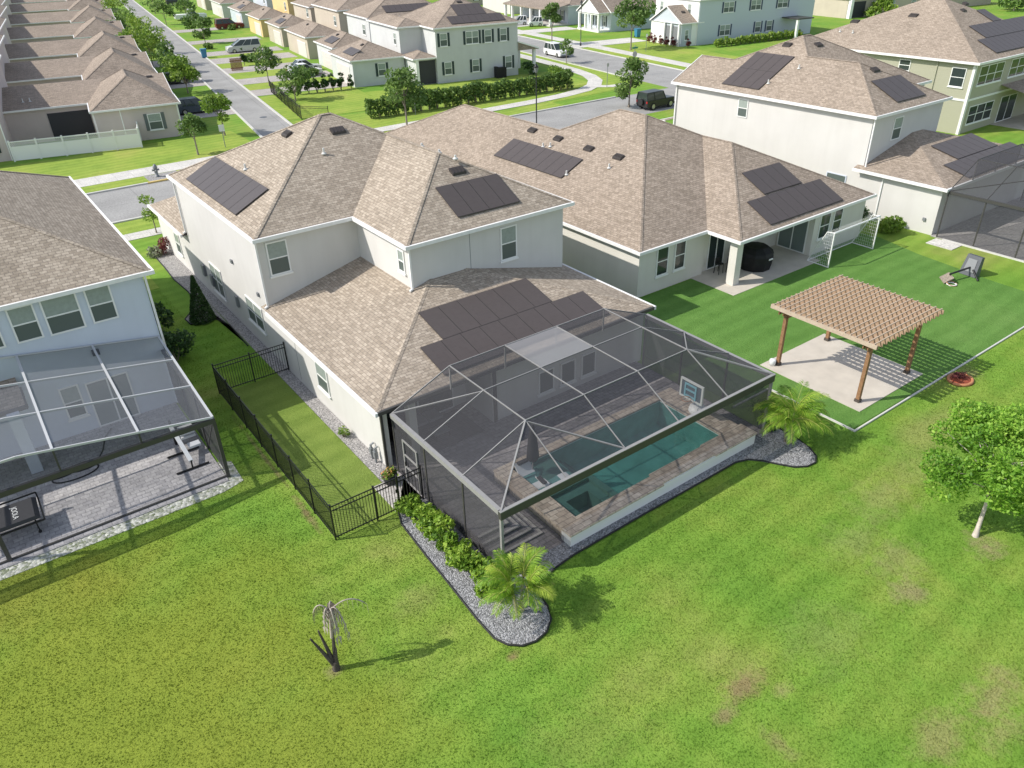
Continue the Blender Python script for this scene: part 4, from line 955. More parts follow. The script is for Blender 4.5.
# ================================================================== fenced side yard
m = MB(); m.box(7.06,9.98,21.42,34.42,-.05,.035); struct('artificial_turf', m, M_turf2)
SIDEBED = [(9.9,38.5),(9.98,41.7),(9.6,43.1),(8.9,42.9),(8.2,43.25),(8.15,44.2),(8.8,45.1),(9.4,46.4),(9.5,48.2),(9.35,50.8),(9.45,53.5),(9.5,57.2)]
m = MB(); m.box(10.0,10.64,23.2,47.0,-.05,.03); m.prism(SIDEBED+[(10.64,57.2),(10.64,47.0),(10.0,47.0)],-.05,.028); struct('gravel_strip', m, M_grav_l)
m = MB(); m.box(9.55,10.84,21.3,23.18,-.05,.045); struct('paver_pad', m, M_pav_l)
def fence(T, pts, h, sect, pk=.115, gate=None, post=.055):
    idx = 0; z0 = .06
    for (a, b) in zip(pts[:-1], pts[1:]):
        a = Vector((*a,0)); b = Vector((*b,0)); ln = (b-a).length; n = max(1, round(ln/sect)); d = (b-a)/n
        for k in range(n+1):
            if k == n and b.to_tuple() != Vector((*pts[-1],0)).to_tuple(): continue
            p = a+d*k; part(T, 'post', MB().box(p.x-post/2,p.x+post/2,p.y-post/2,p.y+post/2,-.05,h+.06).box(p.x-post*.7,p.x+post*.7,p.y-post*.7,p.y+post*.7,h+.06,h+.09), M_black)
        for k in range(n):
            p, q = a+d*k, a+d*(k+1); m = MB(); u = d.normalized()
            for z in (.14, h-.22, h-.02): m.bar(p+u*.03+Vector((0,0,z)), q-u*.03+Vector((0,0,z)), .03, .04)
            c = int(d.length/pk)
            for i in range(1, c):
                r = p.lerp(q, i/c); m.bar(r+Vector((0,0,z0)), r+Vector((0,0,h-.02)), .018)
            part(T, 'picket_panel', m, M_black)
Fn = thing('picket_fence', 'black metal picket fence around the strip of turf beside the middle house', 'fence', (7.0, 28))
fence(Fn, [(10.6,34.5),(7.0,34.5),(7.0,21.27),(8.75,21.27)], 1.6, 1.85)
fence(Fn, [(9.75,21.27),(10.78,21.27)], 1.6, 1.2)
m = MB()
for z in (.14,1.36,1.58): m.bar((8.80,21.27,z),(9.70,21.27,z),.03,.04)
for i in range(9): m.bar((8.80+i*.1125,21.27,.08),(8.80+i*.1125,21.27,1.58),.02)
gt = part(Fn, 'gate', m, M_black); part(gt, 'latch', MB().box(9.62,9.74,21.2,21.24,.95,1.1), M_black)
# gravel beds with edging
bed = [(10.80,22.9),(9.60,21.15),(9.36,20.5),(9.22,18.5),(9.13,16.7),(9.02,14.9),(9.02,13.9),(9.2,13.45),(9.55,13.12),(10.0,13.0),(10.5,13.08),(10.95,13.4),(11.2,13.9),(11.3,14.5),(11.7,14.9),(12.5,15.1),(13.4,15.2),(16.8,15.22),(19.8,15.2),(22.3,15.2),(22.9,15.0),(23.3,14.55),(23.55,14.1),(23.95,13.5),(24.4,13.2),(24.9,13.15),(25.3,13.4),(25.6,13.95),(25.75,14.6),(25.8,15.4),(25.75,16.3),(25.1,16.4),(25.1,15.88),(13.62,15.92),(10.85,15.92),(10.80,15.9)]
m = MB(); m.prism(bed, -.05, .045); struct('gravel_bed', m, M_grav)
m = MB(); m.tube([(x,y,.05) for x,y in bed[1:31]], .035, 6, True); solo('bed_edging', 'black plastic edging round the gravel bed behind the pool cage', 'edging', m, M_edge, (9.2,16,0))
m = MB(); m.tube([(x-.02,y-.02,.05) for x, y in SIDEBED], .035, 6); solo('bed_edging', 'black edging along the narrow gravel bed at the side wall of the middle house', 'edging', m, M_edge, (8.5,45,0))
# bright shrubs along the cage
places = ['closest to the gate','second from the gate','third from the gate','fourth from the gate','fifth from the gate','sixth from the gate','third before the palm','second before the palm','closest to the palm']
for k in range(9):
    y = 21.0-k*.68; shrub('hedge_shrub', 'bright green shrub in the row beside the pool cage, '+places[k], (10.05+random.uniform(-.1,.1), y), .58, .92+random.uniform(-.1,.12), 850, .08, M_leaf_shrub, 0, 'shrubs along the pool cage')
palm('areca_palm', 'yellow-green palm at the rounded gravel tip by the near cage corner', (10.35,14.35), 1.75, 4, 11, 1.22, 0, 'clumping palms')
palm('areca_palm', 'yellow-green palm in gravel between the pool cage and the artificial turf', (25.2,14.75), 2.1, 4, 11, 1.55, 0, 'clumping palms')
shrub('shrub', 'small dark shrub in gravel at the far corner of the pool cage', (25.35,15.9), .4, .7, 350, .07, M_leaf_dark)
Tp = thing('topiary', 'tall cone-shaped evergreen in gravel beside the middle house', 'conifer', (8.95,43.4))
part(Tp, 'trunk', MB().tube([(8.95,43.4,-.03),(8.95,43.4,2.9)], [.07,.02], 7), M_bark)
n = 5200; zz = RNG.uniform(0,1,n)**1.5; rr = (1-zz)*.70*RNG.uniform(.55,1.06,n)**.5+.04; aa = RNG.uniform(0,2*PI,n)
p = np.stack([rr*np.cos(aa), rr*np.sin(aa), .08+zz*2.75], 1)
facemesh(Tp, 'foliage', leaves(p, .065), 4, M_leaf_dark, np.clip(RNG.normal(.5,.22,n),0,1))
shrub('shrub', 'low dark red shrub at the front corner of the middle house', (10.05,56.3), .75, 1.1, 700, .08, M_leaf_red)
shrub('shrub', 'silvery green shrub beside the dark red one', (9.45,56.0), .6, .8, 500, .08, M_leaf_pale)
tree('tree', 'small bright sapling at the front walk of the middle house', (10.9,61.0), 2.9, .95, 700, .10, M_leaf_yel, M_bark, trunk_r=.05)
shrub('shrub', 'small flowering plant in the gravel along the side wall', (10.2,27.2), .32, .55, 160, .06, M_leaf_yel)
Fl = thing('flower_pot', 'dark pot of mixed flowers beside the screen door', 'flower pot', (10.25,23.0))
part(Fl, 'pot', MB().lathe((10.25,23.0,.04), [(.22,0),(.32,.35),(.34,.38),(.30,.38)], 14), M_dgrey)
p, t = clump_points([(0,0,.5),(.2,.1,.5),(-.2,-.05,.52)], [.25,.2,.2], 170); facemesh(Fl, 'foliage', leaves(p,.07), 4, M_leaf_yel, t)
p, t = clump_points([(0,0,.6),(.2,.1,.58),(-.2,-.05,.6)], [.25,.2,.2], 60); facemesh(Fl, 'flower', leaves(p,.06), 4, M_flower, RNG.random(60))
m = MB()
for dy in (0,.35): m.tube([(10.45,24.6+dy,.0),(10.45,24.6+dy,.75),(10.6,24.6+dy,.8)], .05, 7); m.box(10.38,10.52,24.52+dy,24.68+dy,.3,.6)
solo('utility_pipe', 'two grey pipes standing against the white wall near the flower pot', 'pipes', m, M_grey, (10.45,24.7))
# dead palm on the lawn
D = thing('dead_palm', 'dead palm stump with drooping pale fronds alone on the lawn', 'dead palm', (4.5,15.95))
m = MB()
def W3(a, r, z): return (4.5+r*math.cos(a), 15.95+r*math.sin(a), z)
m.tube([W3(0,0,-.03),W3(0,.02,.35)], [.13,.10], 8)
for a, r, z in ((2.7,.55,1.5),(2.2,.35,1.6),(.6,.22,1.65),(-.5,.12,.9)): m.tube([W3(a,.03,.2),W3(a,r*.45,z*.5),W3(a,r,z)], [.075,.06,.025], 7)
part(D, 'stalk', m, M_charred)
m = MB(); m.tube([W3(.6,.1,1.3),W3(.6,.2,1.9),W3(.6,.25,2.35)], [.05,.06,.04], 7)
part(D, 'trunk', m, M_palmdead)
for a, ln, dr in ((2.6,.5,.3),(-.25,1.1,.45),(.9,.4,.8),(-1.6,.35,1.0),(-.8,.45,1.1),(3.6,.3,.6)):
    m = MB(); st = Vector(W3(.6,.25,2.3)); pts = []
    for i in range(9):
        f = i/8; pts.append(st+Vector((ln*f*math.cos(a), ln*f*math.sin(a), .35*math.sin(f*PI*.75)-dr*f**2.4)))
    m.tube(pts, [.022]*8+[.006], 5)
    for i in range(2,9):
        for sg in (-1,1):
            q = pts[i]; sd = Vector((-math.sin(a),math.cos(a),0))*sg
            m.add([q, q+sd*.10+Vector((0,0,-.08)), q+sd*.05+Vector((0,0,-.34-.2*random.random()))], [(0,1,2)])
    part(D, 'frond', m, M_palmdead)
tree('tree', 'leafy green tree with pale leaning trunk on the lawn at the right', (25.64,6.98), 4.6, 2.45, 19000, .072, M_leaf_tree, M_bark_p, trunk_r=.085, lean=(.9,.35), clear=.28, nlimb=30, cl=(.2,.34))
# ================================================================== blue-grey house and cage at the left
B_ = thing('house', 'blue-grey two-storey house with screened patio at the left edge', 'house', (-1.5, 44))
bz = 6.85; m = MB(); m.box(-9, 5.2, 35.0, 53.5, 0, 6.75); m.box(-9,-1.05,33.8,34.998,0,3.0) if False else None
part(B_, 'wall', m, M_stucco_b)
m = MB(); hip_faces(m, -9.2, 5.55, 34.75, 53.9, bz, .5); r = part(B_, 'roof', m, M_shingle)
h = 14.75/2; m = MB(); a = (-9.2+h,34.75+h,bz+.5*h); b = (-9.2+h,53.9-h,bz+.5*h)
for q, t in (((5.55,34.75,bz),a),((5.55,53.9,bz),b),(a,b),((-9.2,34.75,bz),a)): ridge_cap(m, q, t)
part(r, 'ridge_cap', m, M_shingle)
m = MB(); ring(m, -9.2,5.55,34.75,53.9,bz-.16,bz+.015,.12); m.poly((-9.19,34.76,bz-.1),(-9.19,53.89,bz-.1),(5.54,53.89,bz-.1),(5.54,34.76,bz-.1)); part(B_, 'gutter', m, M_gutter)
window(B_, '-y', 35.0, -.18, .82, 5.02, 6.6, sill=False); window(B_, '-y', 35.0, 1.06, 2.46, 4.98, 6.64, sill=False); window(B_, '-y', 35.0, 2.76, 3.8, 5.02, 6.64, sill=False); window(B_, '-y', 35.0, -1.7, -.6, 5.02, 6.6, sill=False)
window(B_, '-y', 35.0, .55, 1.35, .9, 2.5); slider(B_, '-y', 35.0, 1.6, 3.4, .06, 2.4, M_glass_l)
downspout(B_, 5.27, 34.92, .1, 6.6)
m = MB(); m.poly((-9.2,33.3,3.05),(-.75,33.3,3.05),(-.75,35.0,3.6),(-9.2,35.0,3.6)); part(B_, 'porch_roof', m, M_shingle2)
m = MB(); m.box(-9.2,-.7,33.2,33.3,2.9,3.07); m.box(-.75,-.67,33.3,34.99,2.9,3.1); part(B_, 'porch_fascia', m, M_alu_d)
m = MB(); m.box(-1.5,-1.05,32.9,33.35,.06,2.95); part(B_, 'porch_column', m, M_stucco_b)
vm = on_plane((0,34.75,bz),0,.5); solar_grid(B_, vm, -2.1, -.05, 36.6, 38.4, 2, 1)
rp = on_plane((5.55,0,bz),-.5,0); roof_vent(B_, rp, .1, 51.0, .8, .5, 'y'); vent_pipe(B_, rp, .6, 52.)
m = MB(); m.box(2.3,2.6,34.85,34.995,3.6,3.85); part(B_, 'wall_lamp', m, M_black)
m = MB(); m.box(-9,5.02,27.3,34.99,-.1,.05); struct('patio', m, bricks('patio_pavers_grey', (.43,.415,.41),(.33,.32,.325),(.24,.23,.235),.34,.24,.05,.9,.5,.5,.12,1.))
m = MB(); m.prism([(-9,26.75),(4.6,26.7),(5.5,26.95),(5.55,28.6),(5.05,28.9),(5.04,27.28),(-9,27.28)],-.05,.02); struct('gravel_verge', m, M_grav_w)
G = thing('patio_enclosure', 'pale framed screen enclosure on the back of the blue-grey house', 'pool cage', (1, 31))
zc = lambda x, y: 2.98+.165*min(5.1-x, 6.6)+.09*(y-27.6)
xs = [5.1,2.4,-.4,-3.2,-6.0,-8.8]; ys = [27.6,30.2,32.6,34.9]
for x in xs:
    part(G, 'rafter', MB().bar((x,27.6,zc(x,27.6)),(x,34.9,zc(x,34.9)),.09,.10), M_alu_w)
for y in ys:
    part(G, 'purlin', MB().bar((5.1,y,zc(5.1,y)),(-1.5,y,zc(-1.5,y)),.06,.08).bar((-1.5,y,zc(-1.5,y)),(-8.8,y,zc(-8.8,y)),.06,.08), M_alu_w)
for i in range(5):
    for j in range(3):
        if i >= 2 and j == 2: continue
        p = MB(); 
        p.poly((xs[i+1],ys[j],zc(xs[i+1],ys[j])),(xs[i],ys[j],zc(xs[i],ys[j])),(xs[i],ys[j+1],zc(xs[i],ys[j+1])),(xs[i+1],ys[j+1],zc(xs[i+1],ys[j+1])))
        part(G, 'roof_screen', p, M_scr_b)
part(G, 'eave_beam', MB().box(-8.9,5.16,27.52,27.66,2.74,2.95), M_alu_d); part(G, 'eave_beam', MB().box(5.04,5.16,27.662,34.9,2.8,2.97), M_alu_d)
for x in (5.1,2.4,-.4): part(G, 'strut', MB().bar((x,27.6,2.93),(x,27.6,zc(x,27.6)-.04),.06), M_alu_d)
for x in (5.1,-2.95): part(G, 'post', MB().box(x-.07,x+.07,27.53,27.67,.0,2.74), M_alu_d)
for y in (30.2,32.6): part(G, 'post', MB().box(5.05,5.15,y-.05,y+.05,0,2.8), M_alu_d)
part(G, 'base_rail', MB().box(-8.9,5.1,27.56,27.64,.05,.11), M_alu_d); part(G, 'brace', MB().bar((5.1,27.7,2.8),(5.1,30.1,.2),.04), M_alu_d)
part(G, 'gable_screen', MB().poly((-8.8,27.6,2.95),(5.1,27.6,2.95),(-1.5,27.6,zc(-1.5,27.6)),(-8.8,27.6,zc(-8.8,27.6))), M_scr)
part(G, 'wall_screen', MB().poly((5.1,27.6,.06),(5.1,34.9,.06),(5.1,34.9,2.8),(5.1,27.6,2.8)), M_scr_w)
# things on that patio
Tt = thing('table_tennis_table', 'covered table tennis table with white lettering on the left patio', 'table', (-2.4, 29.1))
part(Tt, 'cover', MB().add([(-3.9,28.45,.78),(-1.6,28.45,.78),(-1.55,29.9,.80),(-3.9,29.9,.80),(-3.9,28.5,.92),(-1.75,28.5,.92),(-1.7,29.8,.95),(-3.9,29.8,.95)], [(0,3,2,1),(4,5,6,7),(0,1,5,4),(1,2,6,5),(2,3,7,6),(3,0,4,7)]), M_dgrey)
for x, y in ((-1.8,28.6),(-1.8,29.7),(-3.5,28.6),(-3.5,29.7)): 
    lg = part(Tt, 'leg', MB().bar((x,y,.1),(x,y,.78),.05), M_black); part(lg, 'caster', MB().tube([(x,y-.03,.12),(x,y+.03,.12)],.065,8), M_black)
part(Tt, 'rail', MB().bar((-3.8,28.4,.70),(-1.5,28.4,.70),.06).bar((-1.5,28.4,.70),(-1.5,29.95,.70),.06).bar((-1.5,29.95,1.0),(-3.8,29.95,1.0),.05).bar((-1.5,29.95,.7),(-1.5,29.95,1.0),.05), M_black)
fc = bpy.data.curves.new('lettering', 'FONT'); fc.body = 'JOOLA'; fc.size = .34; fc.extrude = .004; fc.align_x = 'CENTER'
fo = bpy.data.objects.new('lettering', fc); COL.objects.link(fo); bpy.context.view_layer.update()
me = bpy.data.meshes.new_from_object(fo.evaluated_get(bpy.context.evaluated_depsgraph_get())); bpy.data.objects.remove(fo)
me.transform(Matrix.Translation((-.02,.02,.945)) @ Matrix.Rotation(-PI/2, 4, 'Z') @ Matrix.Scale(.8,4)); me.materials.clear(); me.materials.append(M_white)
lo = bpy.data.objects.new('lettering', me); link(lo, Tt)
m = MB()
for k, (cx, cy, rr) in enumerate(((.0,31.8,.75),(.35,32.1,.5),(-.5,32.0,.4))): m.tube([(cx+rr*math.cos(a)*1.2,cy+rr*.6*math.sin(a)+.05*k,.075) for a in [2*PI*i/22 for i in range(23)]], .032, 6, False)
m.tube([(.9,32.1,.07),(1.3,32.9,.07),(1.6,33.9,.07),(2.0,34.5,.07)], .032, 6); solo('pool_hose', 'black hose coiled on the left patio pavers', 'hose', m, M_black, (0,32))
Gy = thing('rowing_machine', 'long pale exercise bench with black cross bars on the left patio', 'exercise machine', (4.1,30.2))
part(Gy, 'rail', MB().bar((4.0,31.4,1.05),(4.1,29.15,.38),.16,.10), M_lounge)
for y, z in ((30.4,.12),(29.0,.10)): part(Gy, 'foot_bar', MB().bar((3.4,y,z),(4.75,y,z),.07), M_black).name
part(Gy, 'upright', MB().bar((4.02,31.3,.06),(4.02,31.35,1.3),.10).bar((4.08,29.1,.08),(4.1,29.15,.4),.06), M_black)
for z in (.35,.55,.75): part(Gy, 'weight_plate', MB().box(4.25,4.85,31.0,31.35,z,z+.1), M_lounge)
part(Gy, 'seat', MB().box(4.3,4.8,30.0,30.35,.42,.52), M_lounge)
for k, (x, y, r, h) in enumerate(((6.3,39.3,1.15,2.0),(6.45,42.9,1.0,1.9),(6.2,41.2,.6,.9))):
    shrub('shrub', ['large round dark shrub nearest the patio of the blue-grey house','dark shrub farther along the side of the blue-grey house','low dark shrub between two bigger ones by the blue-grey house'][k], (x,y), r, h, 1500, .10, M_leaf_dark, group='dark shrubs by the blue-grey house')
# ================================================================== single storey neighbour with the pergola lawn
N2 = thing('house', 'cream single-storey house with brown hip roof facing the pergola lawn', 'house', (40,44))
m = MB(); m.box(30.65,36.4,29.5,51.3,0,3.0); m.box(36.402,49.9,29.7,51.3,0,3.0); m.box(44.15,49.9,27.0,29.698,0,3.0); m.box(30.65,43.6,51.302,64.1,0,3.0)
part(N2, 'wall', m, M_stucco_w)
part(N2, 'porch_column', MB().box(36.4,36.95,27.0,27.55,.05,2.95), M_stucco_w)
s2 = .48; z1 = 3.1
def nz(t): return z1+s2*t
L0, R0 = 30.35, 50.2; hm = (R0-L0)/2; Ya, Yb = 29.2, 51.6; xc = L0+hm
A = (xc,Ya+hm,nz(hm)); B = (xc,Yb-hm,nz(hm)); 
if B[1] < A[1]: B = (xc,A[1]+.1,A[2])
pw = (R0-36.1)/2; px = 36.1+pw; PA = (px,26.65+pw,nz(pw)); PV = (px,Ya+pw,nz(pw))
ww = 6.8; WA = (L0+ww,64.4-ww,nz(ww)); WV = (L0+ww,Yb-ww,nz(ww))
m = MB()
m.poly((L0,64.4,z1),(L0,Ya,z1),A,B,WV,WA)
m.poly((L0,Ya,z1),(36.1,Ya,z1),PV,A); m.poly((36.1,Ya,z1),(36.1,26.65,z1),PA,PV); m.poly((36.1,26.65,z1),(R0,26.65,z1),PA)
m.poly((R0,26.65,z1),(R0,Yb,z1),B,A,PV,PA); m.poly((R0,Yb,z1),(L0+2*ww,Yb,z1),WV,B); m.poly((L0+2*ww,Yb,z1),(L0+2*ww,64.4,z1),WA,WV); m.poly((L0+2*ww,64.4,z1),(L0,64.4,z1),WA)
r = part(N2, 'roof', m, M_shingle2)
m = MB()
for a, b in (((L0,Ya,z1),A),((36.1,26.65,z1),PA),((R0,26.65,z1),PA),(PA,PV),(A,B),(B,WV),(WV,WA),((L0,64.4,z1),WA),(PV,A)): ridge_cap(m, a, b)
part(r, 'ridge_cap', m, M_shingle2)
m = MB(); t = .12
for a, b, o in (((L0,Ya-.12),(L0,64.5),'-x'),((L0,Ya),(35.98,Ya),'-y'),((36.1,26.53),(36.1,Ya),'-x'),((36.1,26.65),(R0+.12,26.65),'-y'),((R0,26.65),(R0,Yb),'+x')): run(m, a, b, z1-.16, z1+.015, t, o)
m.poly((L0+.01,Ya+.01,z1-.1),(L0+.01,Yb-.02,z1-.1),(R0-.01,Yb-.02,z1-.1),(R0-.01,Ya+.01,z1-.1)); m.poly((L0+.01,Yb-.02,z1-.1),(L0+.01,64.3,z1-.1),(L0+2*ww-.02,64.3,z1-.1),(L0+2*ww-.02,Yb-.02,z1-.1)); m.poly((36.11,26.66,z1-.1),(36.11,Ya+.008,z1-.1),(R0-.01,Ya+.008,z1-.1),(R0-.01,26.66,z1-.1))
part(N2, 'gutter', m, M_gutter)
window(N2, '-y', 29.5, 32.1, 33.1, 1.0, 2.85, blind=False); window(N2, '-y', 29.5, 33.65, 34.6, 1.0, 2.85, blind=False)
window(N2, '-y', 27.0, 44.7, 45.85, 1.05, 2.8, blind=False); window(N2, '-y', 27.0, 46.2, 47.2, 1.1, 2.8, blind=False)
slider(N2, '-x', 44.15, 27.4, 29.55, .08, 2.6)
slider(N2, '-y', 29.7, 37.0, 38.6, .08, 2.5, M_glass)
nl = on_plane((L0,0,z1), s2, 0)
solar_grid(N2, nl, 33.25, 35.2, 39.85, 47.85, 1, 8)
np_ = on_plane((0,26.65,z1), 0, s2)
solar_grid(N2, np_, 41.2, 45.1, 29.08, 31.05, 4, 1); solar_grid(N2, np_, 39.3, 46.9, 26.95, 28.95, 8, 1)
for x, y in ((36.4,47.1),(36.3,43.9),(36.2,40.4),(36.2,37.4)): roof_vent(N2, nl, x, y, .95, .5, 'y')
for x, y in ((35.3,44.4),(35.5,43.8),(33.7,39.8),(35.2,37.2)): vent_pipe(N2, nl, x, y, .3)
m = MB(); m.box(35.35,44.1,26.05,29.69,-.1,.05); struct('porch_slab', m, M_slab)
# yard
m = MB(); m.prism([(25.9,18.1),(28.22,18.1),(28.22,13.6),(44.3,13.45),(48.95,13.45),(49.2,17.5),(50.0,22.7),(50.9,26.0),(50.2,29.4),(30.6,29.4),(30.6,35),(25.9,35)], -.05, .03); struct('artificial_turf', m, M_turf)
m = MB(); m.box(28.17,44.3,13.43,13.50,-.05,.075); m.box(44.302,49.0,13.41,13.48,-.05,.074); m.box(28.17,28.24,13.502,18.0,-.05,.075); m.box(25.6,28.168,18.0,18.07,-.05,.075); solo('turf_kerb', 'pale concrete kerb round the artificial lawn', 'edging', m, M_kerb, (36,13.45))
m = MB(); m.box(29.75,35.2,14.2,19.75,-.05,.055); struct('pergola_slab', m, M_slab)
Pg = thing('pergola', 'brown wooden pergola with lattice top on a concrete slab', 'pergola', (32.55,16.97))
for x in (30.45,34.65):
    for y in (14.75,19.2):
        po = part(Pg, 'post', MB().box(x-.085,x+.085,y-.085,y+.085,.05,3.2), M_wood); part(po, 'post_base', MB().box(x-.12,x+.12,y-.12,y+.12,.055,.2), M_charred)
        for dy in (-1,1):
            yy = y+dy*.55
            if 14.3 < yy < 19.7: part(Pg, 'knee_brace', MB().bar((x,y,2.65),(x,yy,3.15),.08), M_wood)
for y in (14.75,19.2):
    part(Pg, 'beam', MB().box(29.95,35.45,y-.14,y-.09,2.98,3.20), M_wood); part(Pg, 'beam', MB().box(29.95,35.45,y+.09,y+.14,2.98,3.20), M_wood)
for k in range(16):
    x = 29.95+k*(5.5/15); part(Pg, 'rafter', MB().box(x-.022,x+.022,14.2,19.75,3.202,3.42), M_wood_m)
for k in range(19):
    y = 14.35+k*(5.25/18); part(Pg, 'slat', MB().box(29.85,35.55,y-.022,y+.022,3.421,3.46), M_wood_l)
part(Pg, 'fascia', MB().box(29.83,29.87,14.2,19.75,3.22,3.42), M_wood_l)
# soccer goal
Sg = thing('soccer_goal', 'white soccer goal with net on the turf against the cream house', 'goal', (46.2,25.9))
gx0, gx1, gy, gz, gb = 43.4, 48.5, 25.05, 2.35, 26.6
part(Sg, 'goalpost', MB().tube([(gx0,gy,.03),(gx0,gy,gz)],.05,8), M_white); part(Sg, 'goalpost', MB().tube([(gx1,gy,.03),(gx1,gy,gz)],.05,8), M_white)
part(Sg, 'crossbar', MB().tube([(gx0,gy,gz),(gx1,gy,gz)],.05,8), M_white)
m = MB()
for x in (gx0,gx1): m.tube([(x,gy,.06),(x,gb,.06)],.035,6); m.tube([(x,gy,gz),(x,gy+.5,gz-.05),(x,gb,.06)],.03,6)
m.tube([(gx0,gb,.06),(gx1,gb,.06)],.035,6); part(Sg, 'net_frame', m, M_white)
m = MB(); q = .008
def npt(x, t): return (x, gy+.5+(gb-gy-.5)*t, (gz-.05)*(1-t)+.06*t)
for i in range(35):
    x = gx0+(gx1-gx0)*i/34; m.bar(npt(x,0), npt(x,1), q)
for j in range(17): m.bar(npt(gx0,j/16), npt(gx1,j/16), q)
for x in (gx0,gx1):
    for j in range(1,11):
        f = j/11; z = f*gz; yb = gb-(gb-gy-.5)*f; m.bar((x,gy,z),(x,yb,z),q); yy = gy+(gb-gy)*f; zt = gz-.05 if yy < gy+.5 else (gz-.05)*(1-(yy-gy-.5)/(gb-gy-.5)); m.bar((x,yy,.06),(x,yy,max(zt,.08)),q)
part(Sg, 'net', m, M_net)
Q = thing('grill', 'large covered grill under black cloth on the porch of the cream house', 'covered grill', (39.9,28.2))
part(Q, 'cover', MB().lathe((39.9,28.15,.05), [(1.02,0),(1.12,.5),(1.16,.95),(1.08,1.15),(.7,1.45),(.15,1.5)], 10, False), M_cover); part(Q, 'label_patch', MB().box(39.75,40.1,26.96,27.0,.85,.95), M_white)
for k, (x, y) in enumerate(((37.3,28.9),(38.0,28.5))):
    c = thing('patio_stool', ['dark bar stool nearest the porch wall','dark bar stool beside the porch column'][k], 'stool', (x,y), 0, 'stools on the porch')
    part(c, 'seat', MB().box(x-.2,x+.2,y-.2,y+.2,.68,.74), M_black); part(c, 'backrest', MB().box(x-.2,x+.2,y+.17,y+.2,.74,1.05), M_black)
    for dx in (-.17,.17):
        for dy in (-.17,.17): part(c, 'leg', MB().bar((x+dx*1.2,y+dy*1.2,.05),(x+dx,y+dy,.68),.035), M_black)
# toppled hoop
Hp = thing('basketball_hoop', 'toppled portable basketball hoop with dark grey base lying on the turf', 'hoop', (48.6,19.0))
part(Hp, 'base', MB().add([(48.75,18.35,.05),(49.2,18.3,.05),(49.3,19.35,.05),(48.85,19.4,.05),(49.15,18.4,1.25),(49.45,18.38,1.2),(49.55,19.3,1.2),(49.25,19.32,1.25)],[(0,3,2,1),(4,5,6,7),(0,1,5,4),(1,2,6,5),(2,3,7,6),(3,0,4,7)]), M_hoop)
part(Hp, 'base_panel', MB().add([(48.81,18.55,.3),(48.87,19.2,.3),(49.13,19.15,1.05),(49.07,18.6,1.05)],[(0,1,2,3)]), M_grey)
part(Hp, 'pole', MB().tube([(49.0,18.85,.55),(48.2,18.95,.55),(47.1,19.15,.50)],.06,8).tube([(48.8,18.6,.5),(48.4,18.0,.08)],.05,8), M_black)
part(Hp, 'backboard', MB().add([(46.5,19.1,.05),(47.2,19.75,.05),(47.2,19.75,.10),(46.5,19.1,.10),(46.85,18.75,.40),(47.5,19.4,.40),(47.5,19.4,.45),(46.85,18.75,.45)],[(0,1,2,3),(7,6,5,4),(0,4,5,1),(1,5,6,2),(2,6,7,3),(3,7,4,0)]), M_bark)
part(Hp, 'rim', MB().tube([(46.75+.3*math.cos(a),18.75+.3*math.sin(a),.12+.06*math.sin(a)) for a in [2*PI*k/16 for k in range(17)]],.02,5,False), M_brickred); part(Hp, 'net', MB().tube([(46.75+.26*math.cos(a),18.75+.26*math.sin(a),.07) for a in [2*PI*k/16 for k in range(17)]],.05,5,False), M_net)
# red ring bed
Rb = thing('planting_ring', 'terracotta ring bed with red mulch at the edge of the turf', 'flower bed', (36.05,12.8))
part(Rb, 'ring', MB().tube([(36.05+.62*math.cos(a),12.8+.5*math.sin(a),.06) for a in [2*PI*k/20 for k in range(21)]],.075,6,False), M_brickred)
part(Rb, 'mulch', MB().lathe((36.05,12.8,.0),[(.6,.0),(.55,.07),(.3,.13),(.05,.15)],16), M_mulch)
p, t = clump_points([(0,0,.3),(-.2,.15,.28)],[.22,.2],160); facemesh(Rb, 'plant', leaves(p,.06), 4, M_leaf_red, t)
m = MB(); m.box(30.35,30.7,18.75,19.0,.055,.42) if False else m.lathe((30.2,19.35,.055),[(.15,0),(.17,.3),(.12,.34)],10); solo('lantern', 'small pale lantern at the foot of a pergola post', 'lantern', m, M_lounge, (30.2,19.35))
shrub('shrub', 'round bright shrub at the white wall beyond the soccer goal', (52.6,26.2), 1.1, 1.7, 1200, .11, M_leaf_yel)
shrub('shrub', 'dark shrub between the cream house and the white house', (52.3,29.2), 1.3, 2.4, 1300, .11, M_leaf_dark)
# ================================================================== white two-storey house at the right
N3 = thing('house', 'bright white two-storey house with screened lanai at the right', 'house', (60,40))
m = MB(); m.box(54.3,64.0,30.15,34.8,0,7.1); m.box(54.3,69.7,34.802,49.2,0,7.1);  m.box(54.05,68.2,23.95,30.148,0,3.35)
part(N3, 'wall', m, M_stucco_k)
z3 = 7.2; s3 = .49
def z_(t): return z3+s3*t
A=(59.15,35.0,z_(5.15)); V=(59.15,39.65,z_(5.15)); M1=(61.5,42,z_(7.5)); M2=(62.5,42,z_(7.5)); WV=(57.7,45.8,z_(3.7)); WA=(57.7,49.42,z_(3.7))
m = MB()
m.poly((54,49.42,z3),(54,29.85,z3),A,V,M1,WV,WA); m.poly((54,29.85,z3),(64.3,29.85,z3),A); m.poly((64.3,29.85,z3),(64.3,34.5,z3),V,A)
m.poly((64.3,34.5,z3),(70,34.5,z3),M2,M1,V); m.poly((70,34.5,z3),(70,49.5,z3),M2); m.poly((70,49.5,z3),(61.4,49.5,z3),WV,M1,M2); m.poly((61.4,49.42,z3),WA,WV); m.poly((61.4,49.2,z3-.1),(54,49.2,z3-.1),(57.7,49.2,9.0))
r = part(N3, 'upper_roof', m, M_shingle2)
m = MB()
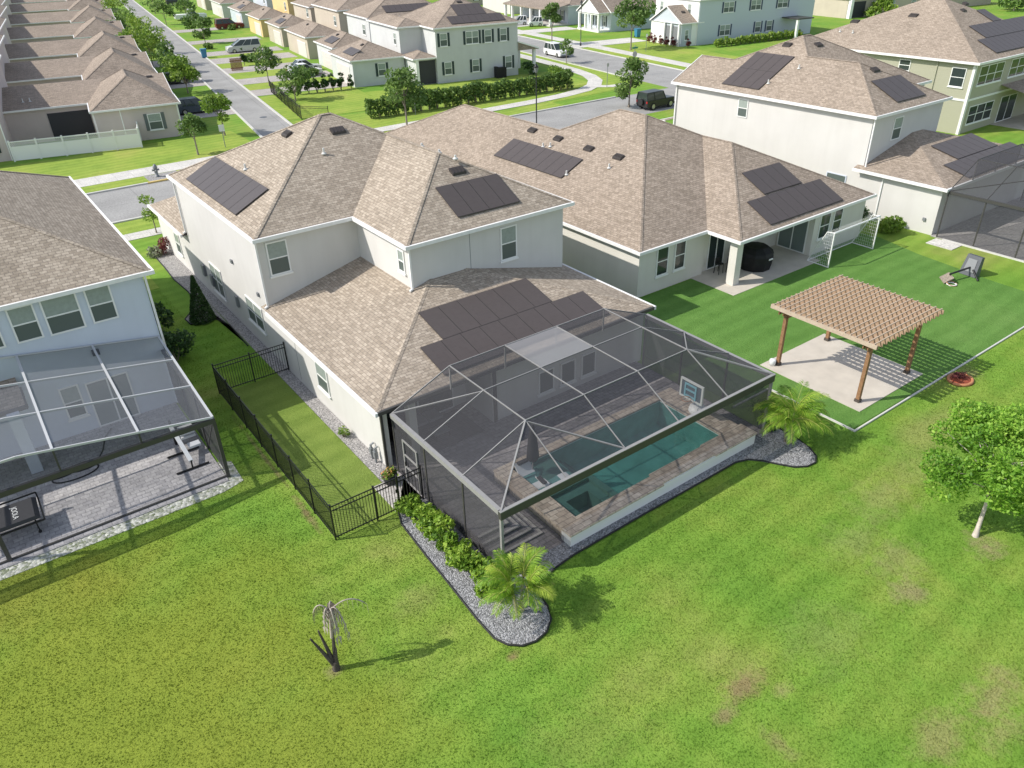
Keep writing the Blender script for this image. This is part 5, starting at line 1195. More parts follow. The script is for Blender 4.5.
for a, b in (((54,29.85,z3),A),((64.3,29.85,z3),A),(A,V),(V,M1),(M1,M2),((70,34.5,z3),M2),((70,49.5,z3),M2),(M1,WV),(WV,WA)): ridge_cap(m, a, b)
part(r, 'ridge_cap', m, M_shingle2)
m = MB()
P2 = (61.0,30.9,3.45+.25*7.3)
m.poly((53.7,30.6,3.45),(53.7,23.6,3.45),P2,(61.0,31.2,P2[2])); m.poly((53.7,23.6,3.45),(68.5,23.6,3.45),P2); m.poly((68.5,23.6,3.45),(68.5,30.9,3.45),P2); part(N3, 'lower_roof', m, M_shingle2)
m = MB(); t = .13
for a, b, o in (((54,29.72),(54,49.45),'-x'),((54,29.85),(64.43,29.85),'-y'),((64.3,29.85),(64.3,34.5),'+x'),((64.43,34.5),(70,34.5),'-y')): run(m, a, b, z3-.18, z3+.015, t, o)
for a, b, o in (((53.7,23.47),(53.7,30.6),'-x'),((53.7,23.6),(68.5,23.6),'-y')): run(m, a, b, 3.27, 3.465, t, o)
m.poly((54.01,29.86,z3-.1),(54.01,49.3,z3-.1),(64.29,49.3,z3-.1),(64.29,29.86,z3-.1)); m.poly((64.3,34.51,z3-.1),(64.3,49,z3-.1),(69.9,49,z3-.1),(69.9,34.51,z3-.1)); m.poly((53.71,23.61,3.35),(53.71,30.5,3.35),(68.4,30.5,3.35),(68.4,23.61,3.35))
part(N3, 'gutter', m, M_gutter)
window(N3, '-x', 54.3, 41.15, 42.15, 5.3, 6.75, sill=False); window(N3, '-y', 30.15, 57.2, 58.4, 4.95, 6.6, sill=False); window(N3, '-x', 54.3, 31.3, 33.0, 1.65, 2.6, sill=False, rail=False, frame_mat=M_stucco_b)
downspout(N3, 54.2, 29.95, 3.5, 7.0); downspout(N3, 54.0, 28.3, .1, 3.3); downspout(N3, 54.2, 49.0, .1, 7.0)
m = MB(); m.bar((54,49.45,z3-.06),(57.7,49.45,z_(3.7)-.06),.06,.2); m.bar((61.4,49.45,z3-.06),(57.7,49.45,z_(3.7)-.06),.06,.2); part(N3, 'rake_board', m, M_gutter)
m = MB(); m.poly((53.6,49.55,3.9),(53.6,52.2,3.2),(60,52.2,3.2),(60,49.55,3.9)); part(N3, 'porch_roof', m, M_shingle2); m = MB(); m.box(53.5,60.1,52.2,52.32,3.02,3.22); m.bar((53.55,49.5,3.86),(53.55,52.3,3.14),.1,.2); part(N3, 'porch_fascia', m, M_gutter)
zl = on_plane((54,0,z3),s3,0); solar_grid(N3, zl, 54.6, 58.8, 40.6, 44.4, 2, 4)
zr = on_plane((0,29.85,z3),0,s3); solar_grid(N3, zr, 57.7, 61.7, 30.5, 32.9, 4, 1)
zr2 = on_plane((0,23.6,3.45),0,.25); solar_grid(N3, zr2, 59.2, 65.2, 25.8, 28.0, 6, 1); solar_grid(N3, zr2, 57.0, 67.0, 23.8, 25.75, 10, 1)
roof_vent(N3, zl, 60.1, 42.4, .9, .5, 'y'); roof_vent(N3, zr, 59.7, 33.9, 1., .5); roof_vent(N3, on_plane((0,34.5,z3),0,s3), 61.9, 40.6, 1., .5)
vent_pipe(N3, zl, 55.5, 40.4); vent_pipe(N3, zl, 57.6, 39.2)
m = MB(); fbox(m, '-x', 54.05, 24.6, 24.8, .9, 1.1, .004, .12); part(N3, 'wall_tap', m, M_grey)
m = MB(); m.box(53.85,68,12,23.9,-.1,.05); struct('lanai_slab', m, bricks('lanai_pavers', (.40,.38,.36),(.34,.32,.31),(.27,.26,.25),.4,.25,.05,.9,.4))
m = MB(); m.box(53.70,53.85,12,23.0,-.05,.09); solo('lanai_kerb', 'pale kerb under the screen wall of the white house lanai', 'edging', m, M_kerb, (53.8,18))
m = MB(); m.box(52.3,53.65,21.6,23.4,-.05,.05); struct('step_slab', m, M_walk)
C3 = thing('pool_enclosure', 'dark framed screen enclosure behind the bright white house', 'pool cage', (60,19))
cage(C3, [53.9,57.0,60.2,63.4,66.5], [13.0,15.6,18.3,21.0,23.5], 3.3, 4.9, 23.6, (M_alu_d,(M_scr,M_scr),M_scr), 0)
# ================================================================== sage house behind
N4 = thing('house', 'sage green two-storey house with large solar array at the right edge', 'house', (93,47))
m = MB(); m.box(83.9,103,37.3,58,0,6.8); part(N4, 'wall', m, M_siding)
m = MB(); hip_faces(m, 83.5,103.4,36.9,58.4,6.9,.46); part(N4, 'roof', m, M_shingle2)
m = MB(); ring(m, 83.5,103.4,36.9,58.4,6.7,6.915,.14); m.box(83.86,104,37.24,37.29,3.2,3.4); m.box(83.84,83.89,37.25,58,3.2,3.4); m.box(83.84,84.15,37.23,37.295,0,6.7); m.box(83.83,83.895,37.23,37.5,0,6.7); part(N4, 'gutter', m, M_gutter)
window(N4, '-x', 83.9, 43.85, 45.1, 5.35, 6.45, blind=False); window(N4, '-x', 83.9, 38.05, 39.5, 4.45, 6.25, blind=False)
window(N4, '-y', 37.3, 85.0, 90.0, 4.55, 6.4, cols=3, blind=False); window(N4, '-y', 37.3, 91.5, 96.5, 4.6, 6.4, cols=3, blind=False); window(N4, '-y', 37.3, 84.9, 90.0, .8, 2.6, cols=3, blind=False)
slider(N4, '-y', 37.3, 91.6, 95.2, .05, 2.7, M_glass)
z4 = on_plane((0,36.9,6.9),0,.46)
solar_grid(N4, z4, 88.2, 101., 37.6, 39.8, 12, 1); solar_grid(N4, z4, 90.2, 102.6, 39.85, 41.95, 12, 1); solar_grid(N4, z4, 95.6, 97.4, 42.0, 44.1, 2, 1)
roof_vent(N4, z4, 93.4, 44.4, .9, .5); roof_vent(N4, z4, 95.6, 45.4, .9, .5)
z4l = on_plane((83.5,0,6.9),.46,0)
roof_vent(N4, z4l, 90.0, 48.0, 1.1, .6, 'y'); roof_vent(N4, z4l, 88.2, 53.7, 1.1, .6, 'y'); vent_pipe(N4, z4l, 86.2, 54.1); vent_pipe(N4, z4l, 86.2, 52.5)
m = MB(); m.poly((90.6,33.0,3.1),(106,33.0,3.1),(106,37.3,4.0),(90.6,37.3,4.0)); part(N4, 'porch_roof', m, M_shingle2)
m = MB(); m.box(90.5,106,32.88,33.0,2.9,3.12); part(N4, 'porch_fascia', m, M_white); m = MB(); m.box(96.2,96.7,33.2,33.7,0,2.9); part(N4, 'porch_column', m, M_stucco_w)
m = MB(); m.box(90.6,106,33,37.28,-.05,.05); struct('porch_slab', m, M_slab)
m = MB(); fbox(m, '-x', 83.9, 41.0, 41.1, .1, 6.6, .004, .1); part(N4, 'downspout', m, M_siding)
# ================================================================== the blocks beyond the front street (turned coordinates v, u)
zt = 3.6; TU = [95.3,117.8,142.5,172.5,205.,240.,276.,312.]
ords = ['at the near end of the row','second in the row','third in the row','fourth in the row','fifth in the row','sixth in the row','seventh in the row','eighth in the row']
THs = []; VL = [-9.6,-10.3,-11.3,-12.5,-13.7,-15.,-16.4,-17.8]
for k, u in enumerate(TU):
    dp = (TU[k+1]-u if k+1 < len(TU) else 36)
    t = simple_house('townhouse', 'pinkish townhouse '+ords[k]+' beside the side street', 'house', 1, (0,u+8), [(-1.0,7.4,u,u+min(14,dp*.62),zt,.58,'hip','x'),(VL[k]+.002,7.38,u+5.6,u+5.6+min(15.2,dp-6.8),zt-.004,.17,'gable','x'),(-24,VL[k],(93.6 if k == 0 else u+3.2),u+dp-1.6,7.5,.42,'hip','x')], M_stucco_p, M_shingle3, 'row of townhouses')
    for q in (9.0,12.0): roof_vent(t, on_plane((0,u+5.3,zt),0,.17), 6.0, u+q, .8, .5)
    if k == 0:
        window(t, '-y', u, 4.1, 5.5, 1.0, 2.7, shutters=M_shut3)
        m = MB(); m.box(-1.2,-1.0,u+.2,u+.4,0,zt-.2); m.box(7.3,7.45,u-.06,u-.005,0,zt-.2); m.box(1.5,1.6,u-.06,u-.005,0,zt-.2); part(t, 'corner_trim', m, M_white)
        m = MB(); fbox(m, '-y', u+5.6, -5.6, -1.4, .05, 2.9, .004, .06); part(t, 'porch_screen', m, M_dgrey)
        g_ = on_plane((0,u+5.3,zt),0,.17)
        window(t, '-y', 93.6, -11.7, -10.6, .9, 2.6, shutters=M_shut); m = MB(); m.box(-9.59,-9.5,93.5,93.7,0,7.2); part(t, 'downspout', m, M_white)
        for v in (-7.6,-6.9): vent_pipe(t, g_, v, u+7.6, .4)
    THs.append(t)
Vf = thing('privacy_fence', 'white vinyl privacy fence with lattice top behind the nearest townhouse', 'fence', (-3,92.5), 1)
def vinyl(a, b, n):
    a = Vector((*a,0)); b = Vector((*b,0)); d = (b-a)/n
    for k in range(n):
        p, q = a+d*k, a+d*(k+1); m = MB(); m.bar(p+Vector((0,0,.72)), q+Vector((0,0,.72)), .05, 1.3); m.bar(p+Vector((0,0,1.40)), q+Vector((0,0,1.40)), .08, .09); m.bar(p+Vector((0,0,1.92)), q+Vector((0,0,1.92)), .08, .09); part(Vf, 'fence_panel', m, M_white)
        m = MB(); c = 13
        for i in range(-3, c):
            f0, f1 = i/c, (i+3)/c; z0, z1 = 1.44, 1.88
            if f0 < 0: z0 = 1.44+.44*(-f0)/(f1-f0); f0 = 0
            if f1 > 1: z1 = 1.44+.44*(1-f0)/(f1-f0); f1 = 1
            m.bar(p.lerp(q,f0)+Vector((0,0,z0)), p.lerp(q,f1)+Vector((0,0,z1)), .03); m.bar(p.lerp(q,f0)+Vector((0,0,3.32-z0)), p.lerp(q,f1)+Vector((0,0,3.32-z1)), .03)
        part(Vf, 'lattice', m, M_white)
    for k in range(n+1):
        p = a+d*k; part(Vf, 'post', MB().box(p.x-.08,p.x+.08,p.y-.08,p.y+.08,0,2.08), M_white)
vinyl((-9.3,92.9),(2.7,91.9),5); vinyl((2.7,92.1),(2.9,95.2),1)
# corner house
H5 = simple_house('house', 'pale blue-grey corner house with black shutters behind the long hedge', 'house', 1, (48,116),
   [(44.1,57.2,108.7,124.5,7.35,.46,'hip','y'),(40.6,44.2,113.8,127,7.3,.46,'hip','y'),(32.9,40.7,112.9,123.8,3.6,.44,'hip','x'),(40.9,44.08,109.2,113.6,3.55,.40,'hip','y')], M_stucco_g, M_shingle3)
for v, c in ((44.9,1),(48.9,2),(51.9,1),(54.4,1)): window(H5, '-y', 108.7, v-.15, v+(1.0 if c == 1 else 1.9), 4.9, 6.6, shutters=M_shut, cols=c)
for v in (45.2,49.6,55.0): window(H5, '-y', 108.7, v, v+1.15, 1.1, 2.8, shutters=M_shut)
window(H5, '-y', 112.9, 36.6, 37.8, 1.2, 2.9, shutters=M_shut); window(H5, '-x', 40.6, 115.2, 116.2, 4.8, 6.4)
garage_door(H5, '-x', 32.9, 114.6, 120.6, 2.5)
part(H5, 'porch_column', MB().box(40.95,41.4,108.9,109.195,0,3.4), M_white)
m = MB(); fbox(m, '-y', 109.2, 41.45, 44.0, .05, 3.2, .004, .05); part(H5, 'porch_screen', m, M_dgrey)
z5 = on_plane((0,108.4,7.35),0,.46)
solar_grid(H5, z5, 46.8, 55.4, 108.9, 110.7, 8, 1); solar_grid(H5, z5, 48.6, 53.2, 110.75, 113.4, 4, 1); roof_vent(H5, z5, 50.4, 114.0, .9, .5)
zg = on_plane((32.6,0,3.6),.44,0); solar_grid(H5, zg, 33.4, 34.8, 114.2, 119.0, 1, 4); roof_vent(H5, zg, 35.8, 116.6, .8, .5, 'y')
m = MB(); m.poly((57.2,108.6,4.6),(60.6,108.6,3.5),(60.6,124,3.5),(57.2,124,4.6)); m.poly((57.2,108.6,4.55),(60.6,108.6,3.4),(57.2,108.6,3.4)); part(H5, 'side_porch_roof', m, M_shingle3)
m = MB(); m.bar((57.2,108.5,4.62),(60.7,108.5,3.5),.1,.2); m.box(60.6,60.75,108.5,124,3.3,3.52); part(H5, 'porch_fascia', m, M_white)
for u in (109,114,119): part(H5, 'porch_column', MB().box(60.0,60.4,u,u+.4,0,3.4), M_white)
m = MB(); m.box(53.0,54.6,107.5,108.4,.05,1.45); m.box(52.9,53.3,107.6,108.3,1.45,1.6); solo('grill', 'black covered grill at the back wall of the corner house', 'covered grill', m, M_cover, (53.8,108), 1)
# houses up the side street
spec = [('grey house with white garage front, second from the corner on the side street', 127.8,138.2,M_stucco_g,1),('tan house with wide brown roof, third from the corner on the side street',144.5,159.5,M_stucco_t,0),
        ('tan garage house with small roof panel, fourth from the corner on the side street',164,176.5,M_stucco_t,1),('yellow house up the side street beyond the tan ones',183,197,M_stucco_y,0),
        ('grey house far up the side street after the yellow one',205,220,M_siding2,1),('white house far up the side street near the top of the photo',232,250,M_stucco_k,0),('tan house at the far end of the side street',262,280,M_stucco_t,0)]
for k, (lb, u0, u1, wm, sol) in enumerate(spec):
    t = simple_house('house', lb, 'house', 1, (45,(u0+u1)/2), [(34.6,41.2,u0,u1,3.6,.46,'hip','x'),(41.21,56,u0+1.5,u1+3,7.3 if k != 2 else 6.6,.44,'hip','x')], wm, M_shingle3)
    garage_door(t, '-x', 34.6, u0+1.6, u0+7.2, 2.4)
    window(t, '-x', 41.21, u0+3.5, u0+5., 4.6, 6.2); window(t, '-y', u0+1.5, 45, 46.3, 4.6, 6.2); window(t, '-y', u0+1.5, 50, 51.3, 4.6, 6.2)
    zg = on_plane((34.3,0,3.6),.46,0); roof_vent(t, zg, 36.9, (u0+u1)/2, .8, .5, 'y')
    if sol: solar_grid(t, zg, 34.9, 36.4, u0+2.2, u0+6.6, 1, 4)
    zs = on_plane((0,u0+1.2,7.3 if k != 2 else 6.6),0,.44)
    if k == 0: solar_grid(t, zs, 44.5, 52.5, u0+2.2, u0+4.2, 8, 1)
# houses across the cross street
A_ = simple_house('house', 'white porch house with gable front beyond the lamp post and the street tree', 'house', 1, (104,148), [(97.2,113,143.4,152.6,3.7,.62,'gable','x'),(94.6,97.19,144.0,152.0,3.66,.60,'gable','x')], M_siding2, M_shingle3)
bpy.data.objects.remove([c for c in A_.children if c.name.startswith('wall')][0])
m = MB(); m.box(97.2,113,143.4,152.6,0,3.6); c_ = 148.
m.add([(97.2,143.4,3.6),(97.2,152.6,3.6),(97.2,c_,6.5),(97.4,143.4,3.6),(97.4,152.6,3.6),(97.4,c_,6.5)],[(2,1,0),(3,4,5)]); part(A_, 'wall', m, M_siding2)
m = MB(); m.add([(94.6,144.0,3.5),(94.6,152.0,3.5),(94.6,c_,6.05),(94.8,144.0,3.5),(94.8,152.0,3.5),(94.8,c_,6.05)],[(2,1,0),(3,4,5)]); m.box(94.55,97.1,143.95,152.05,3.2,3.52); m.box(94.5,97.15,143.9,152.1,0,.35); part(A_, 'porch', m, M_white)
for u in (144.2,147.0,149.2,151.6): part(A_, 'porch_column', MB().box(94.62,95.02,u,u+.4,.35,3.2), M_white)
for u in (145.3,147.9,150.2): window(A_, '-x', 97.2, u, u+.9, .9, 2.8, shutters=M_shut)
Bh = simple_house('house', 'white and pale blue two-storey house with small gabled porch across the cross street', 'house', 1, (106,122), [(98.2,126,117.2,130.,7.4,.46,'hip','x'),(94.8,99.2,117.6,126.4,3.8,.55,'gable','x')], M_siding2, M_shingle3)
m = MB(); m.box(98.1,98.19,117.3,129.9,0,7.2); m.box(94.7,94.79,122.2,126.4,0,3.7); m.box(97.0,98.6,117.5,117.59,0,3.7); part(Bh, 'front_cladding', m, M_white)
m = MB(); m.box(94.82,97.5,117.592,117.598,0,.1); 
for u in (117.8,120.0,122.0): part(Bh, 'porch_column', MB().box(94.4,94.75,u,u+.35,0,3.6), M_white)
m = MB(); fbox(m, '-x', 94.8, 118.2, 122.0, .1, 3.2, .004, .04); part(Bh, 'porch_recess', m, M_grey)
window(Bh, '-y', 117.2, 103.2, 105.6, 1.2, 3.0, shutters=M_shut2, cols=2); window(Bh, '-y', 117.2, 103.6, 106.0, 5.0, 6.7, shutters=M_shut2, cols=2); window(Bh, '-y', 117.2, 111.6, 113.0, 1.2, 3.0, shutters=M_shut2); window(Bh, '-y', 117.2, 114.4, 115.8, 1.2, 3.0, shutters=M_shut2); window(Bh, '-y', 117.2, 110, 112.4, 5.0, 6.7, shutters=M_shut2, cols=2); window(Bh, '-y', 117.2, 116.5, 119, 5.0, 6.7, shutters=M_shut2, cols=2)
window(Bh, '-x', 98.1, 127.5, 128.5, 4.9, 6.6); window(Bh, '-x', 98.1, 119.4, 120.4, 4.9, 6.6); window(Bh, '-y', 117.6, 95.6, 96.4, 1.0, 2.7)
roof_vent(Bh, on_plane((0,117.3,3.8),0,.55), 96.8, 120.0, .9, .5)
part(Bh, 'lanai_roof', MB().box(118,122,113,117.1,3.2,3.4), M_alu_d); part(Bh, 'lanai_column', MB().box(118.1,118.5,113.1,113.5,0,3.2), M_white)
Ch = simple_house('house', 'white house with deep columned porch behind the white pickup-style SUV', 'house', 1, (102,172), [(97,116,160,182,3.9,.45,'hip','x')], M_siding2, M_shingle3)
m = MB(); m.poly((92.2,159.5,3.4),(97.2,159.5,4.3),(97.2,182.5,4.3),(92.2,182.5,3.4)); m.poly((92.2,159.5,3.4),(92.2,182.5,3.4),(92.2,182.5,3.1),(92.2,159.5,3.1)); part(Ch, 'porch_roof', m, M_shingle3)
for u in (160,164.5,169,173.5,178,181.6): part(Ch, 'porch_column', MB().box(92.3,92.8,u,u+.5,0,3.2), M_white)
for u in (162,166.5,171,176): window(Ch, '-x', 97, u, u+1.2, .8, 2.8, shutters=M_shut2)
part(Ch, 'porch_floor', MB().box(92,97,159.5,182.5,0,.3), M_walk)
for k, (v0,u0,lb,wm) in enumerate(((100,190,'white house beyond the columned porch at the top of the photo',M_stucco_k),(100,220,'tan house far along the cross street',M_stucco_t),(100,250,'grey house at the far end of the cross street',M_stucco_g),(46,292,'tan house at the very top of the photo behind the corner house',M_stucco_t),(132,150,'pale house with brown roof behind the white porch house',M_stucco_k),(128,175,'tan house behind the columned porch house',M_stucco_t))):
    t = simple_house('house', lb, 'house', 1, (v0,u0), [(v0-2,v0+14,u0,u0+16,7.2 if k%2 else 4.2,.45,'hip','x')], wm, M_shingle3)
    for q in (2,6,10): window(t, '-y', u0, v0+q, v0+q+1.3, 1.2, 2.8, shutters=M_shut)
Dh = simple_house('house', 'long beige house with porch columns at the top right of the photo', 'house', 1, (165,134), [(150.5,200,130.5,150,4.0,.42,'hip','x')], M_stucco_t, M_shingle3)
for v in (158,164,171,178): window(Dh, '-y', 130.5, v, v+1.5, 1.2, 3.0)
m = MB(); fbox(m, '-y', 130.5, 151, 156, .05, 3.2, .004, .05); part(Dh, 'porch_recess', m, M_dgrey)
part(Dh, 'porch_column', MB().box(150.5,151.3,129.6,130.4,0,3.8), M_white)
# hedges
proto = shrub('hedge_shrub', 'columnar green shrub in the row along the far pavement', (28.2,91.6), .85, 2.75, 420, .19, M_leaf_far, 1, 'hedge along the corner house', ncl=11)
for k in range(1, 27):
    copy_thing(proto, (28.2+k*1.12, 91.6+k*.115), 1, None, random.uniform(0,6), random.uniform(.88,1.12))
p2 = shrub('hedge_shrub', 'columnar dark shrub in the short row by the corner house garage', (24.9,112.2), .62, 2.7, 300, .19, M_leaf_dark, 1, 'short hedge by the garage', ncl=9)
for k in range(1, 6): copy_thing(p2, (24.9+k*1.15, 112.2+random.uniform(-.1,.1)), 1, None, random.uniform(0,6), random.uniform(.9,1.1))
shrub('shrub', 'slim dark column shrub right beside the garage door of the corner house', (32.2,112.3), .5, 2.3, 170, .19, M_leaf_dark, 1)
p3 = shrub('hedge_shrub', 'shrub in the lime green hedge beside the pale blue house', (99.5,113.2), .75, 2.1, 170, .22, M_leaf_yel, 1, 'hedge beside the pale blue house', ncl=8)
for k in range(1, 19): copy_thing(p3, (99.5+k*1.15, 113.2+k*.06), 1, None, random.uniform(0,6), random.uniform(.88,1.15))
for k, (v, u, r, h) in enumerate(((58.6,107.6,1.2,2.0),(61.0,103.5,1.5,1.7),(103.5,146.0,.9,1.0),(92.6,149,.0,0))):
    if r: shrub('shrub', ['dark shrub at the side porch of the corner house','bright round shrub inside the hedge by the side porch','low shrub at the white porch'][k], (v,u), r, h, 420, .18, [M_leaf_dark,M_leaf_yel,M_leaf_far][k], 1)
p4 = shrub('potted_shrub', 'reddish potted shrub standing before the small gabled porch', (93.6,118.2), .6, 2.1, 170, .18, M_leaf_red, 1, 'potted shrubs at the gabled porch', ncl=6)
for v, u in ((93.5,120.0),(93.6,121.8),(93.4,123.6),(93.6,125.2),(95.4,116.2)): copy_thing(p4, (v,u), 1, None, random.uniform(0,6), random.uniform(.85,1.1))
# street trees
tree('street_tree', 'young oak between the townhouse corner and the hydrant', (7.5,85.2), 4.1, 1.4, 1300, .16, M_leaf_far, M_bark, 1, trunk_r=.09)
tree('street_tree', 'bright green young tree beside the small white sign', (11.4,92.6), 4.4, 1.7, 1500, .17, M_leaf_yel, M_bark, 1, trunk_r=.09)
tree('street_tree', 'tall dark tree behind the ridge of the middle house', (29.2,82.0), 6.6, 2.3, 1900, .2, M_leaf_far, M_bark, 1, trunk_r=.12)
tree('street_tree', 'dark conifer-like tree next to the black off-road car', (57.2,79.8), 5.6, 1.9, 1700, .2, M_leaf_far, M_bark, 1, trunk_r=.12, clear=.1)
tree('street_tree', 'broad street tree in front of the white porch house', (85.6,119.8), 8.2, 3.3, 2000, .28, M_leaf_far, M_bark, 1, trunk_r=.14)
tree('street_tree', 'small street tree beside the lamp post across the street', (77.6,133.8), 7.2, 2.0, 1300, .25, M_leaf_far, M_bark, 1, trunk_r=.12)
tree('street_tree', 'thin young tree in front of the white parked SUV', (68.6,113.6), 3.6, 1.3, 400, .2, M_leaf_far, M_bark, 1, trunk_r=.06)
tree('street_tree', 'slim tree by the driveway near the dark side fence', (22.6,121.5), 5.4, 1.9, 1100, .22, M_leaf_far, M_bark, 1, trunk_r=.08)
tree('street_tree', 'bushy tree at the corner of the dark side fence', (23.2,108.2), 4.2, 2.2, 1500, .2, M_leaf_far, M_bark, 1, trunk_r=.1, clear=.1)
lbs = ['nearest the dark parked SUV','behind the blue recycling bin','farther up the left kerb','beside the black parked car','high up the left kerb','at the far left kerb','near the top of the left kerb']
for k, (v, u, h, r) in enumerate(((11.4,123,4.6,2.6),(11.6,143,4.4,2.4),(9.6,153,6.5,3.0),(12.2,133,3.0,1.6),(9.2,170,6.6,3.0),(8.8,188,6.6,3.2),(8.8,222,7,3.4))):
    tree('street_tree', 'green street tree '+lbs[k], (v,u), h, r, 1100, .26, M_leaf_far if k%2 else M_leaf_yel, M_bark, 1, trunk_r=.09, clear=.15, group='trees along the left kerb')
lbs = ['across from the blue bin','beyond the silver minivan','near the red SUV','far up the right kerb','farthest up the right kerb']
for k, (v, u, h, r) in enumerate(((22.2,180,4.6,2.0),(23.,200,4.8,2.2),(19.6,226,5.5,2.4),(26,238,6,2.8),(20.5,262,7,3))):
    tree('street_tree', 'small street tree '+lbs[k], (v,u), h, r, 800, .28, M_leaf_far, M_bark, 1, trunk_r=.09, clear=.2, group='trees along the right kerb')
lbs = ['at the top edge left of the columned porch','at the top edge behind the corner house','in the middle of the top edge','by the long beige house','behind the sage house','at the top right corner']
for k, (v, u, h, r) in enumerate(((80,265,9,4),(60,250,8,4),(92,232,9,4),(158,127.5,3.6,3.2),(190,118,5,4.5),(205,124,5,4.5))):
    tree('street_tree', 'green tree '+lbs[k], (v,u), h, r, 900, .42, M_leaf_far if k != 3 else M_leaf_yel, M_bark, 1, trunk_r=.14, clear=.12)
shrub('shrub', 'narrow dark cypress by the brown fence panel', (23.3,144), .7, 3.6, 300, .22, M_leaf_dark, 1, pointed=True)
for k, (v, u) in enumerate(((21.5,171),(23,190),(25,148),(28.5,126.5),(30.5,126.8),(31.5,203),(27.5,170))):
    shrub('shrub', 'green garden shrub '+['before the tan garage','by the driveway of the red SUV','behind the brown fence panel','left of the white parked cars','behind the white parked cars','beside the red SUV','before the silver minivan'][k], (v,u), 1.1, 1.2, 260, .24, M_leaf_far, 1)
# fences, signs, lamps, small street things
F2 = thing('picket_fence', 'dark metal fence along the side of the corner house lawn', 'fence', (21.3,105), 1)
fence(F2, [(21.7,116.2),(20.9,95.8),(23.6,93.4)], 1.6, 2.6, .17, None, .07)
m = MB()
for k in range(14): m.box(20.3+.13*k,20.4+.13*k,139.,139.05,.1,2.0)
m.box(20.2,22.2,139.052,139.12,.4,.55); m.box(20.2,22.2,139.052,139.12,1.5,1.65); solo('fence_panel', 'brown wooden fence panel beside a driveway on the side street', 'fence', m, M_wood, (21.2,139), 1)
def lamp(base, frame, h, label):
    T = thing('street_lamp', label, 'street lamp', base, frame, 'street lamps'); x, y = base
    part(T, 'pole', MB().tube([(x,y,0),(x,y,.6),(x,y,.65),(x,y,h-.9)], [.16,.14,.075,.06], 10), M_black)
    part(T, 'crossarm', MB().bar((x-.5,y,h-1.4),(x+.5,y,h-1.4),.05), M_black)
    part(T, 'lantern', MB().lathe((x,y,h-.9), [(.08,0),(.16,.12),(.24,.5),(.26,.55)], 10), M_grey); part(T, 'cap', MB().lathe((x,y,h-.35), [(.30,0),(.16,.16),(.03,.36)], 10), M_black)
lamp((50.5,64.6), 0, 7.5, 'black lamp post rising behind the roofs by the front street')
lamp((81.3,129.6), 1, 7.6, 'black lamp post across the street beside the white porch house')
def post_sign(nm, label, base, frame, h, pl, mat):
    x, y = base; T = thing(nm, label, 'sign', base, frame)
    part(T, 'pole', MB().tube([(x,y,0),(x,y,h)], .04, 7), M_grey)
    for (kind, z, w, hh, mt) in pl:
        if kind == 'oct': part(T, 'plate', MB().tube([(x,y-.05,z),(x,y-.08,z)], w, 8, True, False), mt)
        else: part(T, 'plate', MB().box(x-w,x+w,y-.07,y-.045,z-hh,z+hh), mt)
    return T
post_sign('stop_sign', 'back of a stop sign with green street plates at the corner', (70.9,98.2), 1, 4.1, [('oct',2.9,.42,0,M_stopred),('box',3.75,.5,.12,M_green_sign),('box',3.95,.09,.1,M_stopred)], 0)
post_sign('street_sign', 'slim dark post sign beside the curved pavement', (62.3,92.3), 1, 3.1, [('box',2.9,.16,.22,M_stopred)], 0)
post_sign('street_sign', 'small white sign on a post beside the bright green tree', (10.5,86.9), 1, 2.3, [('box',2.0,.28,.34,M_white)], 0)
post_sign('street_sign', 'pale sign on a thin post before the small gabled porch', (86.4,116.4), 1, 2.9, [('box',2.6,.2,.25,M_white)], 0)
post_sign('street_sign', 'grey sign standing in the hedge behind the ridge of the middle house', (33.5,90.6), 1, 2.5, [('box',2.2,.25,.3,M_stopred)], 0)
Hy = thing('fire_hydrant', 'grey fire hydrant on a gravel square between pavement and kerb', 'hydrant', (15.2,77.3))
part(Hy, 'barrel', MB().lathe((15.2,77.3,.02), [(.24,0),(.24,.08),(.15,.1),(.15,.75),(.21,.8),(.21,.9),(.14,1.08),(.04,1.18)], 12), M_grey); part(Hy, 'nozzle', MB().tube([(14.88,77.3,.66),(15.52,77.3,.66)],.09,8), M_grey)
part(Hy, 'nozzle', MB().tube([(15.2,77.3,.6),(15.2,76.98,.6)],.11,8), M_grey)
m = MB(); m.box(14.2,17.2,75.7,78.3,-.05,.03); struct('gravel_square', m, M_grav_l)
for (v, u, col, lb) in ((12.9,163.,M_blue,'blue recycling bin at the left kerb of the side street'),(18.9,158.6,M_blue,'blue recycling bin at the right kerb of the side street'),(96.6,133.2,M_blue,'blue bin between the white porch house and the gabled porch')):
    T = thing('wheelie_bin', lb, 'bin', (v,u), 1, 'blue bins')
    part(T, 'body', MB().add([(v-.38,u-.38,.1),(v+.38,u-.38,.1),(v+.38,u+.38,.1),(v-.38,u+.38,.1),(v-.48,u-.48,1.45),(v+.48,u-.48,1.45),(v+.48,u+.48,1.45),(v-.48,u+.48,1.45)],[(0,3,2,1),(4,5,6,7),(0,1,5,4),(1,2,6,5),(2,3,7,6),(3,0,4,7)]), col)
    part(T, 'lid', MB().box(v-.53,v+.53,u-.55,u+.53,1.452,1.55), col if v != 12.9 else M_grey)
    for s_ in (-1,1): part(T, 'wheel', MB().tube([(v+s_*.4,u+.42,.16),(v+s_*.32,u+.42,.16)],.16,10), M_tyre)
m = MB(); m.lathe((17.2,100.,.0), [(.45,.016),(.45,.024),(.40,.026)], 18); solo('manhole_cover', 'round dark manhole cover in the middle of the side street', 'manhole cover', m, M_hoop, (17.2,100.), 1)
